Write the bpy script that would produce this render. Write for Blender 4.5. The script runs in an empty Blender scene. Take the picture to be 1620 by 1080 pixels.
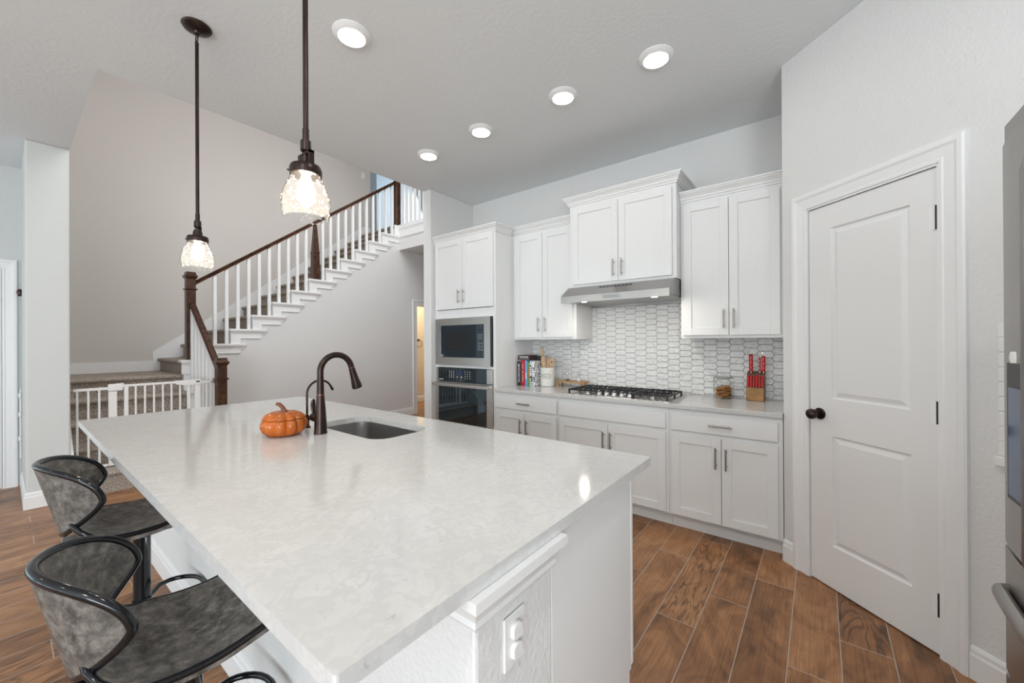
import bpy, bmesh, math, random
from math import sin, cos, pi, radians, sqrt
from mathutils import Vector, Matrix

random.seed(7)
scene = bpy.context.scene
COL = scene.collection

# ------------------------------------------------------------------ camera
FPX, YAW, PITCH, ROLL, CAMZ = 625.85, radians(37.81), radians(.0825), radians(-.3108), 1.3432
fw = Vector((-sin(YAW) * cos(PITCH), cos(YAW) * cos(PITCH), sin(PITCH)))
rt = Vector((cos(YAW), sin(YAW), 0))
up = rt.cross(fw)
r2 = cos(ROLL) * rt + sin(ROLL) * up
u2 = -sin(ROLL) * rt + cos(ROLL) * up
cam_data = bpy.data.cameras.new('camera')
cam_data.sensor_fit = 'HORIZONTAL'
cam_data.sensor_width = 36.0
cam_data.lens = FPX / 1620 * 36.0
cam_data.clip_start = .02
cam_data.clip_end = 60
cam = bpy.data.objects.new('camera', cam_data)
COL.objects.link(cam)
m = Matrix((r2, u2, -fw)).transposed().to_4x4()
m.translation = Vector((0, 0, CAMZ))
cam.matrix_world = m
scene.camera = cam

# ------------------------------------------------------------------ world, daylight, exposure
scene.view_settings.view_transform = 'Standard'
scene.view_settings.look = 'None'
scene.view_settings.gamma = 1.0
scene.view_settings.use_curve_mapping = False
scene.view_settings.exposure = 0.12
world = bpy.data.worlds.new('daylight')
scene.world = world
world.use_nodes = True
wb = world.node_tree.nodes['Background']
wb.inputs[0].default_value = (.80, .91, 1.0, 1)
wb.inputs[1].default_value = 1.7


def area_light(name, loc, target, sx, sy, power, col=(1, 1, 1), spread=180):
    l = bpy.data.lights.new(name, 'AREA')
    l.shape = 'RECTANGLE'
    l.size, l.size_y = sx, sy
    l.energy = power
    l.color = col
    l.spread = radians(spread)
    o = bpy.data.objects.new(name, l)
    COL.objects.link(o)
    o.location = loc
    o.rotation_euler = (Vector(target) - Vector(loc)).to_track_quat('-Z', 'Y').to_euler()
    return o


# daylight through the living-room windows behind the camera; added fill on the right and in the foyer
area_light('window_daylight_rear', (-1.6, -5.3, 1.5), (-1.6, -3.0, 4.0), 6.8, 2.0, 84, (.88, .95, 1.0))
area_light('window_daylight_side', (-5.9, -3.2, 1.4), (-3.5, -2.4, 2.6), 3.6, 2.0, 48, (.60, .84, 1.0))
area_light('window_daylight_right', (2.4, -2.6, 1.4), (0.4, -1.9, 2.6), 3.6, 2.0, 300, (.86, .94, 1.0))  # unseen fill added to lift faces turned right; no window in that wall
area_light('foyer_daylight', (-4.6, 2.6, 5.8), (-5.2, 2.6, 0), 2.2, 3.2, 8, (1.0, .95, .89))  # unseen warm fill added overhead to brighten the stairwell
area_light('foyer_window', (-3.62, 2.4, 4.7), (-7.2, 2.2, -.6), 3.4, 1.6, 118, (.97, .98, 1.0))  # added fill hidden above the ceiling edge, lifts the stairwell wall
# unseen fill lamps added under the ceiling, beside and behind the camera
for lx, ly, lp in ((.02, .75, 8.5), (.10, -1.0, 16), (-1.4, -1.3, 3), (-3.2, -1.3, 2)):
    area_light('ceiling_can', (lx, ly, 2.995), (lx, ly, 0), .16, .16, lp, (1, .985, .96))
area_light('upstairs_daylight', (-8.7, 7.6, 5.2), (-9.4, 5.5, 4.2), 1.6, 1.2, 36, (.55, .78, 1.0))
area_light('powder_room_lamp', (-6.6, 5.5, 2.7), (-6.7, 5.5, 0), .4, .4, 22, (1.0, .80, .55))

# ------------------------------------------------------------------ materials
MATS = {}


def new_mat(name):
    mt = bpy.data.materials.new(name)
    mt.use_nodes = True
    nt = mt.node_tree
    bs = nt.nodes['Principled BSDF']
    MATS[name] = mt
    return mt, nt, bs


def pbr(name, col, rough=.5, metal=0.0, spec=.5, bump=None, noise=None, coat=0, sheen=0, aniso=0):
    """bump=(scale, strength, detail[, stretch])   noise=(scale, amount)"""
    mt, nt, bs = new_mat(name)
    bs.inputs['Base Color'].default_value = (*col, 1)
    bs.inputs['Roughness'].default_value = rough
    bs.inputs['Metallic'].default_value = metal
    bs.inputs['Specular IOR Level'].default_value = spec
    bs.inputs['Coat Weight'].default_value = coat
    bs.inputs['Coat Roughness'].default_value = .05
    bs.inputs['Sheen Weight'].default_value = sheen
    L = nt.links
    tc = nt.nodes.new('ShaderNodeTexCoord')
    if bump:
        src = tc.outputs['Object']
        if len(bump) > 3:
            mp = nt.nodes.new('ShaderNodeMapping')
            mp.inputs['Scale'].default_value = bump[3]
            L.new(src, mp.inputs[0])
            src = mp.outputs[0]
        n = nt.nodes.new('ShaderNodeTexNoise')
        n.inputs['Scale'].default_value = bump[0]
        n.inputs['Detail'].default_value = bump[2]
        L.new(src, n.inputs['Vector'])
        b = nt.nodes.new('ShaderNodeBump')
        b.inputs['Strength'].default_value = bump[1]
        b.inputs['Distance'].default_value = .004
        L.new(n.outputs['Fac'], b.inputs['Height'])
        L.new(b.outputs[0], bs.inputs['Normal'])
    if noise:
        n = nt.nodes.new('ShaderNodeTexNoise')
        n.inputs['Scale'].default_value = noise[0]
        n.inputs['Detail'].default_value = 5
        L.new(tc.outputs['Object'], n.inputs['Vector'])
        r = nt.nodes.new('ShaderNodeValToRGB')
        a = noise[1]
        r.color_ramp.elements[0].position = .3
        r.color_ramp.elements[1].position = .7
        r.color_ramp.elements[0].color = (*[c * (1 - a) for c in col], 1)
        r.color_ramp.elements[1].color = (*[min(1, c * (1 + a)) for c in col], 1)
        L.new(n.outputs['Fac'], r.inputs[0])
        L.new(r.outputs[0], bs.inputs['Base Color'])
    return mt


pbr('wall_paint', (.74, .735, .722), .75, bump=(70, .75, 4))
pbr('pier_paint', (.64, .655, .64), .75, bump=(70, .6, 4))  # same paint as the other walls, darkened to offset the strong light here
pbr('greige_paint', (.64, .60, .565), .8, bump=(55, .25, 3))  # ordinary wall paint with the warm, dimmer stairwell light put into its colour
pbr('ceiling_paint', (.75, .77, .775), .85, bump=(40, .4, 3))
pbr('trim_white', (.84, .84, .835), .38)
pbr('cabinet_white', (.80, .80, .79), .36)
pbr('door_white', (.80, .795, .785), .4)
pbr('plastic_white', (.82, .81, .79), .35)
pbr('blue_hall_paint', (.47, .54, .58), .8)
pbr('bathroom_paint', (.74, .68, .58), .8)
pbr('bronze', (.045, .030, .026), .32, metal=.85, noise=(6, .3))
pbr('bronze_copper', (.28, .11, .06), .3, metal=.9)
pbr('black_chrome', (.006, .007, .009), .14, spec=.4, coat=.15)
pbr('nickel', (.40, .37, .34), .32, metal=1)
pbr('chrome', (.75, .75, .75), .12, metal=1)
pbr('stainless', (.56, .54, .52), .27, metal=1, bump=(60, .05, 2, (1, 30, 40)))
pbr('stainless_brushed', (.36, .35, .34), .30, metal=1, bump=(60, .06, 2, (1, 40, 40)))
pbr('sink_steel', (.42, .41, .40), .33, metal=1, bump=(60, .06, 2, (1, 40, 40)))
pbr('fridge_steel', (.36, .345, .33), .34, metal=1, bump=(60, .05, 2, (30, 30, 1)))
pbr('black_glass', (.006, .008, .011), .03, spec=.6)
for g_ in ('black_glass',):
    n_ = MATS[g_].node_tree.nodes['Principled BSDF']
    n_.inputs['IOR'].default_value = 1.8
    n_.inputs['Specular Tint'].default_value = (.62, .84, 1.0, 1)
pbr('oven_cavity', (.014, .016, .02), .04, spec=.6)
pbr('dark_plastic', (.02, .02, .022), .4)
pbr('cast_iron', (.018, .018, .02), .5)
pbr('grout', (.36, .33, .30), .85)
pbr('dispenser_blue', (.015, .05, .14), .08)  # blue reflection in the dispenser recess, put into the base colour
pbr('mark_white', (.75, .77, .78), .5)
pbr('mark_dim', (.35, .38, .40), .5)
pbr('display_blue', (.01, .02, .05), .1)
pbr('ceramic_white', (.80, .785, .74), .18)
pbr('ink_dark', (.03, .03, .03), .6)
pbr('red_plastic', (.52, .012, .014), .28)
pbr('wood_light', (.50, .34, .20), .55, noise=(25, .18))
pbr('wood_stand', (.42, .23, .09), .5, noise=(30, .2))
pbr('wood_block', (.36, .18, .055), .45, noise=(14, .3))
pbr('wood_block_dark', (.15, .055, .018), .45, noise=(14, .25))
pbr('cookie', (.36, .17, .06), .8, bump=(90, .9, 4), noise=(60, .5))
pbr('cork_brown', (.12, .06, .03), .7)
pbr('salt_white', (.85, .85, .84), .9)
pbr('pumpkin_orange', (.44, .105, .010), .25, noise=(14, .25), bump=(22, .5, 3))
pbr('pumpkin_stem', (.16, .045, .02), .35, noise=(30, .4))
pbr('book_black', (.012, .012, .014), .4)
pbr('book_red', (.50, .01, .03), .4)
pbr('book_blue', (.16, .42, .72), .4)
pbr('book_brown', (.055, .03, .028), .45)
pbr('paper', (.80, .77, .70), .8)
pbr('fabric_black', (.01, .01, .012), .7)


def ramp_node(nt, stops):
    r = nt.nodes.new('ShaderNodeValToRGB')
    e = r.color_ramp.elements
    while len(e) < len(stops):
        e.new(.5)
    for i, (p, c) in enumerate(stops):
        e[i].position = p
        e[i].color = (*c, 1)
    return r


def emit(name, col, strength):
    mt, nt, bs = new_mat(name)
    bs.inputs['Base Color'].default_value = (*col, 1)
    bs.inputs['Emission Color'].default_value = (*col, 1)
    bs.inputs['Emission Strength'].default_value = strength
    return mt


emit('led_diffuser', (1, .985, .96), 33)
emit('bulb_glow', (1, .88, .72), 40)
emit('hood_lamp', (1, .93, .82), 220)
emit('oven_display', (.012, .025, .07), .3)


def mat_quartz(name, base):
    mt, nt, bs = new_mat(name)
    L = nt.links
    tc = nt.nodes.new('ShaderNodeTexCoord')
    n0 = nt.nodes.new('ShaderNodeTexNoise')
    n0.inputs['Scale'].default_value = 9
    n0.inputs['Detail'].default_value = 6
    n0.inputs['Roughness'].default_value = .65
    L.new(tc.outputs['Object'], n0.inputs['Vector'])
    r0 = ramp_node(nt, [(.30, [c * .95 for c in base]), (.50, base), (.70, [min(1, c * 1.05) for c in base])])
    L.new(n0.outputs['Fac'], r0.inputs[0])
    # thin pale pebbly veins
    v = nt.nodes.new('ShaderNodeTexVoronoi')
    v.inputs['Scale'].default_value = 40
    dist = nt.nodes.new('ShaderNodeTexNoise')
    dist.inputs['Scale'].default_value = 14
    dist.inputs['Detail'].default_value = 4
    L.new(tc.outputs['Object'], dist.inputs['Vector'])
    mx = nt.nodes.new('ShaderNodeMixRGB')
    mx.inputs[0].default_value = .16
    L.new(tc.outputs['Object'], mx.inputs[1])
    L.new(dist.outputs['Color'], mx.inputs[2])
    L.new(mx.outputs[0], v.inputs['Vector'])
    rv = ramp_node(nt, [(0.0, (0, 0, 0)), (.42, (0, 0, 0)), (.62, (1, 1, 1))])
    L.new(v.outputs['Distance'], rv.inputs[0])
    m1 = nt.nodes.new('ShaderNodeMixRGB')
    m1.inputs[2].default_value = (*[c * .94 for c in base], 1)
    L.new(rv.outputs[0], m1.inputs[0])
    L.new(r0.outputs[0], m1.inputs[1])
    # sparse dark specks
    n2 = nt.nodes.new('ShaderNodeTexNoise')
    n2.inputs['Scale'].default_value = 42
    n2.inputs['Detail'].default_value = 8
    n2.inputs['Roughness'].default_value = .7
    L.new(tc.outputs['Object'], n2.inputs['Vector'])
    r2_ = ramp_node(nt, [(0.0, (1, 1, 1)), (.30, (1, 1, 1)), (.36, (0, 0, 0))])
    L.new(n2.outputs['Fac'], r2_.inputs[0])
    m2 = nt.nodes.new('ShaderNodeMixRGB')
    m2.inputs[2].default_value = (*[c * .72 for c in base], 1)
    L.new(r2_.outputs[0], m2.inputs[0])
    L.new(m1.outputs[0], m2.inputs[1])
    L.new(m2.outputs[0], bs.inputs['Base Color'])
    bs.inputs['Roughness'].default_value = .10
    return mt


mat_quartz('quartz', (.635, .63, .615))


def mat_floor():
    mt, nt, bs = new_mat('wood_tile')
    N, L = nt.nodes, nt.links

    def math_(op, a, b=None):
        n = N.new('ShaderNodeMath')
        n.operation = op
        for i, x in enumerate((a, b)):
            if x is None:
                continue
            if isinstance(x, (int, float)):
                n.inputs[i].default_value = x
            else:
                L.new(x, n.inputs[i])
        return n.outputs[0]
    tc = N.new('ShaderNodeTexCoord')
    sp = N.new('ShaderNodeSeparateXYZ')
    L.new(tc.outputs['Object'], sp.inputs[0])
    x, y = sp.outputs[0], sp.outputs[1]
    s = math_('DIVIDE', math_('ADD', x, 1.0), .1775)
    idx = math_('FLOOR', s)
    fx = math_('FRACT', s)
    q = math_('DIVIDE', math_('SUBTRACT', math_('SUBTRACT', y, 2.293), math_('MULTIPLY', idx, .3087)), .925)
    pid = math_('FLOOR', q)
    fy = math_('FRACT', q)
    g1 = math_('LESS_THAN', fx, .022)
    g2 = math_('LESS_THAN', fy, .0045)
    gr = math_('MAXIMUM', g1, g2)
    cx = N.new('ShaderNodeCombineXYZ')
    L.new(idx, cx.inputs[0])
    L.new(pid, cx.inputs[1])
    wn = N.new('ShaderNodeTexWhiteNoise')
    wn.noise_dimensions = '2D'
    L.new(cx.outputs[0], wn.inputs['Vector'])
    # grain coordinate, offset per plank
    off = N.new('ShaderNodeVectorMath')
    off.operation = 'SCALE'
    L.new(wn.outputs['Color'], off.inputs[0])
    off.inputs['Scale'].default_value = 37.0
    cc = N.new('ShaderNodeVectorMath')
    cc.operation = 'ADD'
    L.new(tc.outputs['Object'], cc.inputs[0])
    L.new(off.outputs[0], cc.inputs[1])
    mp = N.new('ShaderNodeMapping')
    mp.inputs['Scale'].default_value = (7.5, 1.1, 1)
    L.new(cc.outputs[0], mp.inputs[0])
    nz = N.new('ShaderNodeTexNoise')
    nz.inputs['Scale'].default_value = 1.0
    nz.inputs['Detail'].default_value = 3
    nz.inputs['Distortion'].default_value = .6
    L.new(mp.outputs[0], nz.inputs['Vector'])
    # cathedral rings out of the warped noise
    rings = math_('SINE', math_('MULTIPLY', nz.outputs['Fac'], 95.0))
    rr = ramp_node(nt, [(.0, (.0, .0, .0)), (.35, (1, 1, 1)), (1.0, (1, 1, 1))])
    L.new(math_('ADD', math_('MULTIPLY', rings, .5), .5), rr.inputs[0])
    mp2 = N.new('ShaderNodeMapping')
    mp2.inputs['Scale'].default_value = (160, 5, 1)
    L.new(cc.outputs[0], mp2.inputs[0])
    fine = N.new('ShaderNodeTexNoise')
    fine.inputs['Scale'].default_value = 1.0
    fine.inputs['Detail'].default_value = 4
    L.new(mp2.outputs[0], fine.inputs['Vector'])
    mp3 = N.new('ShaderNodeMapping')
    mp3.inputs['Scale'].default_value = (6, 3.2, 1)
    L.new(cc.outputs[0], mp3.inputs[0])
    cloud = N.new('ShaderNodeTexNoise')
    cloud.inputs['Scale'].default_value = 1.0
    cloud.inputs['Detail'].default_value = 6
    cloud.inputs['Roughness'].default_value = .62
    cloud.inputs['Distortion'].default_value = 1.2
    L.new(mp3.outputs[0], cloud.inputs['Vector'])
    base = ramp_node(nt, [(.25, (.11, .050, .022)), (.45, (.275, .122, .048)), (.60, (.40, .190, .080)), (.80, (.47, .25, .115))])
    bl = math_('ADD', cloud.outputs['Fac'], math_('MULTIPLY', math_('SUBTRACT', wn.outputs['Value'], .5), .22))
    L.new(bl, base.inputs[0])
    mA = N.new('ShaderNodeMixRGB')
    mA.blend_type = 'MULTIPLY'
    sel = math_('GREATER_THAN', math_('FRACT', math_('MULTIPLY', wn.outputs['Value'], 7.31)), .50)
    L.new(math_('MULTIPLY', sel, .5), mA.inputs[0])
    L.new(base.outputs[0], mA.inputs[1])
    L.new(rr.outputs[0], mA.inputs[2])
    mB = N.new('ShaderNodeMixRGB')
    mB.blend_type = 'MULTIPLY'
    mB.inputs[0].default_value = .55
    fr = ramp_node(nt, [(.35, (.55, .52, .5)), (.62, (1.1, 1.1, 1.1))])
    L.new(fine.outputs['Fac'], fr.inputs[0])
    L.new(mA.outputs[0], mB.inputs[1])
    L.new(fr.outputs[0], mB.inputs[2])
    mG = N.new('ShaderNodeMixRGB')
    mG.inputs[2].default_value = (.42, .36, .31, 1)
    L.new(gr, mG.inputs[0])
    L.new(mB.outputs[0], mG.inputs[1])
    L.new(mG.outputs[0], bs.inputs['Base Color'])
    bs.inputs['Roughness'].default_value = .38
    bp = N.new('ShaderNodeBump')
    bp.inputs['Strength'].default_value = .5
    bp.inputs['Distance'].default_value = .002
    hh = math_('SUBTRACT', math_('MULTIPLY', fine.outputs['Fac'], .25), gr)
    L.new(hh, bp.inputs['Height'])
    L.new(bp.outputs[0], bs.inputs['Normal'])
    return mt


mat_floor()


def mat_wood_stain():
    mt, nt, bs = new_mat('stained_wood')
    L = nt.links
    tc = nt.nodes.new('ShaderNodeTexCoord')
    mp = nt.nodes.new('ShaderNodeMapping')
    mp.inputs['Scale'].default_value = (18, 5, 5)
    L.new(tc.outputs['Object'], mp.inputs[0])
    n = nt.nodes.new('ShaderNodeTexNoise')
    n.inputs['Scale'].default_value = 2.2
    n.inputs['Detail'].default_value = 6
    n.inputs['Distortion'].default_value = 1.2
    L.new(mp.outputs[0], n.inputs['Vector'])
    r = ramp_node(nt, [(.3, (.022, .008, .004)), (.55, (.065, .024, .011)), (.8, (.12, .048, .022))])
    L.new(n.outputs['Fac'], r.inputs[0])
    L.new(r.outputs[0], bs.inputs['Base Color'])
    bs.inputs['Roughness'].default_value = .24
    return mt


mat_wood_stain()


def mat_carpet():
    mt, nt, bs = new_mat('carpet')
    L = nt.links
    tc = nt.nodes.new('ShaderNodeTexCoord')
    n = nt.nodes.new('ShaderNodeTexNoise')
    n.inputs['Scale'].default_value = 120
    n.inputs['Detail'].default_value = 3
    L.new(tc.outputs['Object'], n.inputs['Vector'])
    r = ramp_node(nt, [(.30, (.12, .10, .083)), (.48, (.36, .305, .255)), (.70, (.64, .56, .49))])
    L.new(n.outputs['Fac'], r.inputs[0])
    L.new(r.outputs[0], bs.inputs['Base Color'])
    bs.inputs['Roughness'].default_value = 1
    bs.inputs['Specular IOR Level'].default_value = .1
    b = nt.nodes.new('ShaderNodeBump')
    b.inputs['Strength'].default_value = .9
    b.inputs['Distance'].default_value = .008
    L.new(n.outputs['Fac'], b.inputs['Height'])
    L.new(b.outputs[0], bs.inputs['Normal'])
    return mt


mat_carpet()


def mat_leather():
    mt, nt, bs = new_mat('leather_grey')
    L = nt.links
    tc = nt.nodes.new('ShaderNodeTexCoord')
    n = nt.nodes.new('ShaderNodeTexNoise')
    n.inputs['Scale'].default_value = 30
    n.inputs['Detail'].default_value = 9
    n.inputs['Roughness'].default_value = .72
    n.inputs['Distortion'].default_value = .25
    L.new(tc.outputs['Object'], n.inputs['Vector'])
    r = ramp_node(nt, [(.30, (.034, .032, .029)), (.46, (.10, .094, .086)), (.58, (.195, .182, .163)), (.75, (.34, .318, .285))])
    L.new(n.outputs['Fac'], r.inputs[0])
    L.new(r.outputs[0], bs.inputs['Base Color'])
    bs.inputs['Roughness'].default_value = .42
    n2 = nt.nodes.new('ShaderNodeTexNoise')
    n2.inputs['Scale'].default_value = 240
    L.new(tc.outputs['Object'], n2.inputs['Vector'])
    b = nt.nodes.new('ShaderNodeBump')
    b.inputs['Strength'].default_value = .12
    b.inputs['Distance'].default_value = .002
    L.new(n2.outputs['Fac'], b.inputs['Height'])
    L.new(b.outputs[0], bs.inputs['Normal'])
    return mt


mat_leather()


def mat_tile():
    mt, nt, bs = new_mat('glazed_tile')
    L = nt.links
    tc = nt.nodes.new('ShaderNodeTexCoord')
    n = nt.nodes.new('ShaderNodeTexNoise')
    n.inputs['Scale'].default_value = 26
    n.inputs['Detail'].default_value = 2
    L.new(tc.outputs['Object'], n.inputs['Vector'])
    bs.inputs['Base Color'].default_value = (.80, .80, .79, 1)
    bs.inputs['Roughness'].default_value = .06
    b = nt.nodes.new('ShaderNodeBump')
    b.inputs['Strength'].default_value = 1.0
    b.inputs['Distance'].default_value = .02
    L.new(n.outputs['Fac'], b.inputs['Height'])
    L.new(b.outputs[0], bs.inputs['Normal'])
    return mt


mat_tile()


def mat_thin_glass(name, seeds=False, tint=(1, 1, 1), blend=.05):
    """thin clear glass: see-through with a fresnel sheen; optional trapped bubbles"""
    mt, nt, bs = new_mat(name)
    N, L = nt.nodes, nt.links
    out = N['Material Output']
    N.remove(bs)
    tr = N.new('ShaderNodeBsdfTransparent')
    tr.inputs[0].default_value = (*tint, 1)
    gl = N.new('ShaderNodeBsdfGlossy')
    gl.inputs['Roughness'].default_value = .03
    lw = N.new('ShaderNodeLayerWeight')
    lw.inputs[0].default_value = blend
    mx = N.new('ShaderNodeMixShader')
    L.new(lw.outputs['Fresnel'], mx.inputs[0])
    L.new(tr.outputs[0], mx.inputs[1])
    L.new(gl.outputs[0], mx.inputs[2])
    res = mx.outputs[0]
    tc = N.new('ShaderNodeTexCoord')
    if seeds:
        n = N.new('ShaderNodeTexVoronoi')
        n.inputs['Scale'].default_value = 75
        n.inputs['Randomness'].default_value = 1
        L.new(tc.outputs['Object'], n.inputs['Vector'])
        r = ramp_node(nt, [(0, (1, 1, 1)), (.16, (1, 1, 1)), (.26, (0, 0, 0))])
        L.new(n.outputs['Distance'], r.inputs[0])
        n2 = N.new('ShaderNodeTexNoise')
        n2.inputs['Scale'].default_value = 30
        L.new(tc.outputs['Object'], n2.inputs['Vector'])
        r2 = ramp_node(nt, [(.42, (0, 0, 0)), (.52, (1, 1, 1))])
        L.new(n2.outputs['Fac'], r2.inputs[0])
        mm = N.new('ShaderNodeMath')
        mm.operation = 'MULTIPLY'
        L.new(r.outputs[0], mm.inputs[0])
        L.new(r2.outputs[0], mm.inputs[1])
        tl = N.new('ShaderNodeBsdfTranslucent')
        tl.inputs[0].default_value = (.95, .95, .95, 1)
        m2 = N.new('ShaderNodeMixShader')
        mA_ = N.new('ShaderNodeMath')
        mA_.operation = 'MAXIMUM'
        mA_.inputs[1].default_value = .012
        L.new(mm.outputs[0], mA_.inputs[0])
        L.new(mA_.outputs[0], m2.inputs[0])
        L.new(res, m2.inputs[1])
        L.new(tl.outputs[0], m2.inputs[2])
        res = m2.outputs[0]
    L.new(res, out.inputs['Surface'])
    return mt


mat_thin_glass('seeded_glass', True)
mat_thin_glass('clear_glass', False, (.985, .99, .987), .02)


def mat_spots(name, base, spot, scale, lo, hi):
    mt, nt, bs = new_mat(name)
    L = nt.links
    tc = nt.nodes.new('ShaderNodeTexCoord')
    n = nt.nodes.new('ShaderNodeTexNoise')
    n.inputs['Scale'].default_value = scale
    n.inputs['Detail'].default_value = 4
    L.new(tc.outputs['Object'], n.inputs['Vector'])
    r = ramp_node(nt, [(lo, base), (hi, spot)])
    L.new(n.outputs['Fac'], r.inputs[0])
    L.new(r.outputs[0], bs.inputs['Base Color'])
    bs.inputs['Roughness'].default_value = .4
    return mt


mat_spots('book_speckled', (.78, .78, .78), (.03, .03, .05), 70, .50, .56)
mat_spots('book_colourful', (.45, .16, .02), (.05, .30, .10), 40, .45, .58)
mat_spots('book_black_orange', (.012, .012, .014), (.45, .12, .01), 60, .58, .66)

# ------------------------------------------------------------------ mesh helpers
class MB:
    def __init__(self):
        self.bm = bmesh.new()
        self.mi = 0

    def _f(self, vs):
        try:
            f = self.bm.faces.new(vs)
            f.material_index = self.mi
            return f
        except ValueError:
            return None

    def box(self, x0, x1, y0, y1, z0, z1, bev=0, seg=1):
        x0, x1 = sorted((x0, x1)); y0, y1 = sorted((y0, y1)); z0, z1 = sorted((z0, z1))
        v = [self.bm.verts.new(p) for p in ((x0, y0, z0), (x1, y0, z0), (x1, y1, z0), (x0, y1, z0),
                                            (x0, y0, z1), (x1, y0, z1), (x1, y1, z1), (x0, y1, z1))]
        fs = [self._f([v[i] for i in q]) for q in ((3, 2, 1, 0), (4, 5, 6, 7), (0, 1, 5, 4), (1, 2, 6, 5), (2, 3, 7, 6), (3, 0, 4, 7))]
        if bev:
            es = {e for f in fs for e in f.edges}
            r = bmesh.ops.bevel(self.bm, geom=list(es), offset=bev, segments=seg, affect='EDGES', profile=.5)
            for f in r['faces']:
                f.material_index = self.mi
        return self

    def obox(self, c, ax, ay, az, hx, hy, hz, bev=0):
        """oriented box: centre, three unit axes, half sizes"""
        c = Vector(c); ax = Vector(ax); ay = Vector(ay); az = Vector(az)
        v = []
        for sz in (-1, 1):
            for sx, sy in ((-1, -1), (1, -1), (1, 1), (-1, 1)):
                v.append(self.bm.verts.new(c + ax * hx * sx + ay * hy * sy + az * hz * sz))
        fs = [self._f([v[i] for i in q]) for q in ((3, 2, 1, 0), (4, 5, 6, 7), (0, 1, 5, 4), (1, 2, 6, 5), (2, 3, 7, 6), (3, 0, 4, 7))]
        if bev:
            es = {e for f in fs for e in f.edges}
            r = bmesh.ops.bevel(self.bm, geom=list(es), offset=bev, segments=1, affect='EDGES', profile=.5)
            for f in r['faces']:
                f.material_index = self.mi
        return self

    def bar(self, a, b, w, h, bev=0, upv=(0, 0, 1)):
        """rectangular bar from a to b, width w, height h"""
        a = Vector(a); b = Vector(b)
        d = (b - a).normalized()
        s = d.cross(Vector(upv))
        if s.length < 1e-4:
            s = Vector((1, 0, 0))
        s.normalize()
        u = s.cross(d)
        return self.obox((a + b) / 2, s, u, d, w / 2, h / 2, (b - a).length / 2, bev)

    def loft(self, rings, cap=True, closed=False):
        vr = [[self.bm.verts.new(p) for p in r] for r in rings]
        n = len(vr[0])
        for i in range(len(vr) - (0 if closed else 1)):
            A, B = vr[i], vr[(i + 1) % len(vr)]
            for j in range(n):
                self._f([A[j], A[(j + 1) % n], B[(j + 1) % n], B[j]])
        if cap and not closed:
            self._f(list(reversed(vr[0])))
            self._f(vr[-1])
        return self

    def lathe(self, prof, c=(0, 0, 0), seg=32, axis=(0, 0, 1), cap=True):
        """prof: [(r, h)] along the axis from c"""
        c = Vector(c); a = Vector(axis).normalized()
        t = Vector((1, 0, 0)) if abs(a.x) < .9 else Vector((0, 1, 0))
        s = (t - a * t.dot(a)).normalized()
        u = a.cross(s)
        rings = [[c + a * h + (s * cos(2 * pi * j / seg) + u * sin(2 * pi * j / seg)) * max(r, 1e-5) for j in range(seg)] for r, h in prof]
        return self.loft(rings, cap)

    def cyl(self, a, b, r, rb=None, seg=20):
        a = Vector(a); b = Vector(b)
        return self.lathe([(r, 0), (rb if rb is not None else r, (b - a).length)], a, seg, b - a)

    def tube(self, pts, r, seg=12, closed=False, flat=None):
        P = [Vector(p) for p in pts]
        n = len(P)
        rad = r if isinstance(r, (list, tuple)) else [r] * n
        T = []
        for i in range(n):
            if closed:
                t = P[(i + 1) % n] - P[i - 1]
            else:
                t = P[min(i + 1, n - 1)] - P[max(i - 1, 0)]
            T.append(t.normalized())
        ref = Vector((0, 0, 1)) if abs(T[0].z) < .9 else Vector((1, 0, 0))
        s = (ref - T[0] * ref.dot(T[0])).normalized()
        rings = []
        for i in range(n):
            s = (s - T[i] * s.dot(T[i])).normalized()
            u = T[i].cross(s)
            k = flat or 1.0
            rings.append([P[i] + (s * cos(2 * pi * j / seg) * k + u * sin(2 * pi * j / seg)) * rad[i] for j in range(seg)])
        return self.loft(rings, not closed, closed)

    def prism(self, pts, ext):
        """planar polygon pts (3D) pushed along vector ext"""
        e = Vector(ext)
        a = [self.bm.verts.new(p) for p in pts]
        b = [self.bm.verts.new(Vector(p) + e) for p in pts]
        n = len(a)
        self._f(list(reversed(a)))
        self._f(b)
        for i in range(n):
            self._f([a[i], a[(i + 1) % n], b[(i + 1) % n], b[i]])
        return self

    def molding(self, path, prof, z=0, closed=False):
        """mitred moulding: path of xy points, profile [(out, height)]; out is to the right of travel"""
        P = [Vector((p[0], p[1])) for p in path]
        n = len(P)
        rings = []
        for i in range(n):
            d0 = (P[i] - P[i - 1]).normalized() if (i > 0 or closed) else None
            d1 = (P[(i + 1) % n] - P[i]).normalized() if (i < n - 1 or closed) else None
            n0 = Vector((d0.y, -d0.x)) if d0 else None
            n1 = Vector((d1.y, -d1.x)) if d1 else None
            if n0 is None:
                mv = n1
            elif n1 is None:
                mv = n0
            else:
                mv = (n0 + n1)
                mv = mv / max(.2, mv.dot(n0))
            rings.append([(P[i].x + mv.x * o, P[i].y + mv.y * o, z + h) for o, h in prof])
        return self.loft(rings, True, closed)

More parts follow.
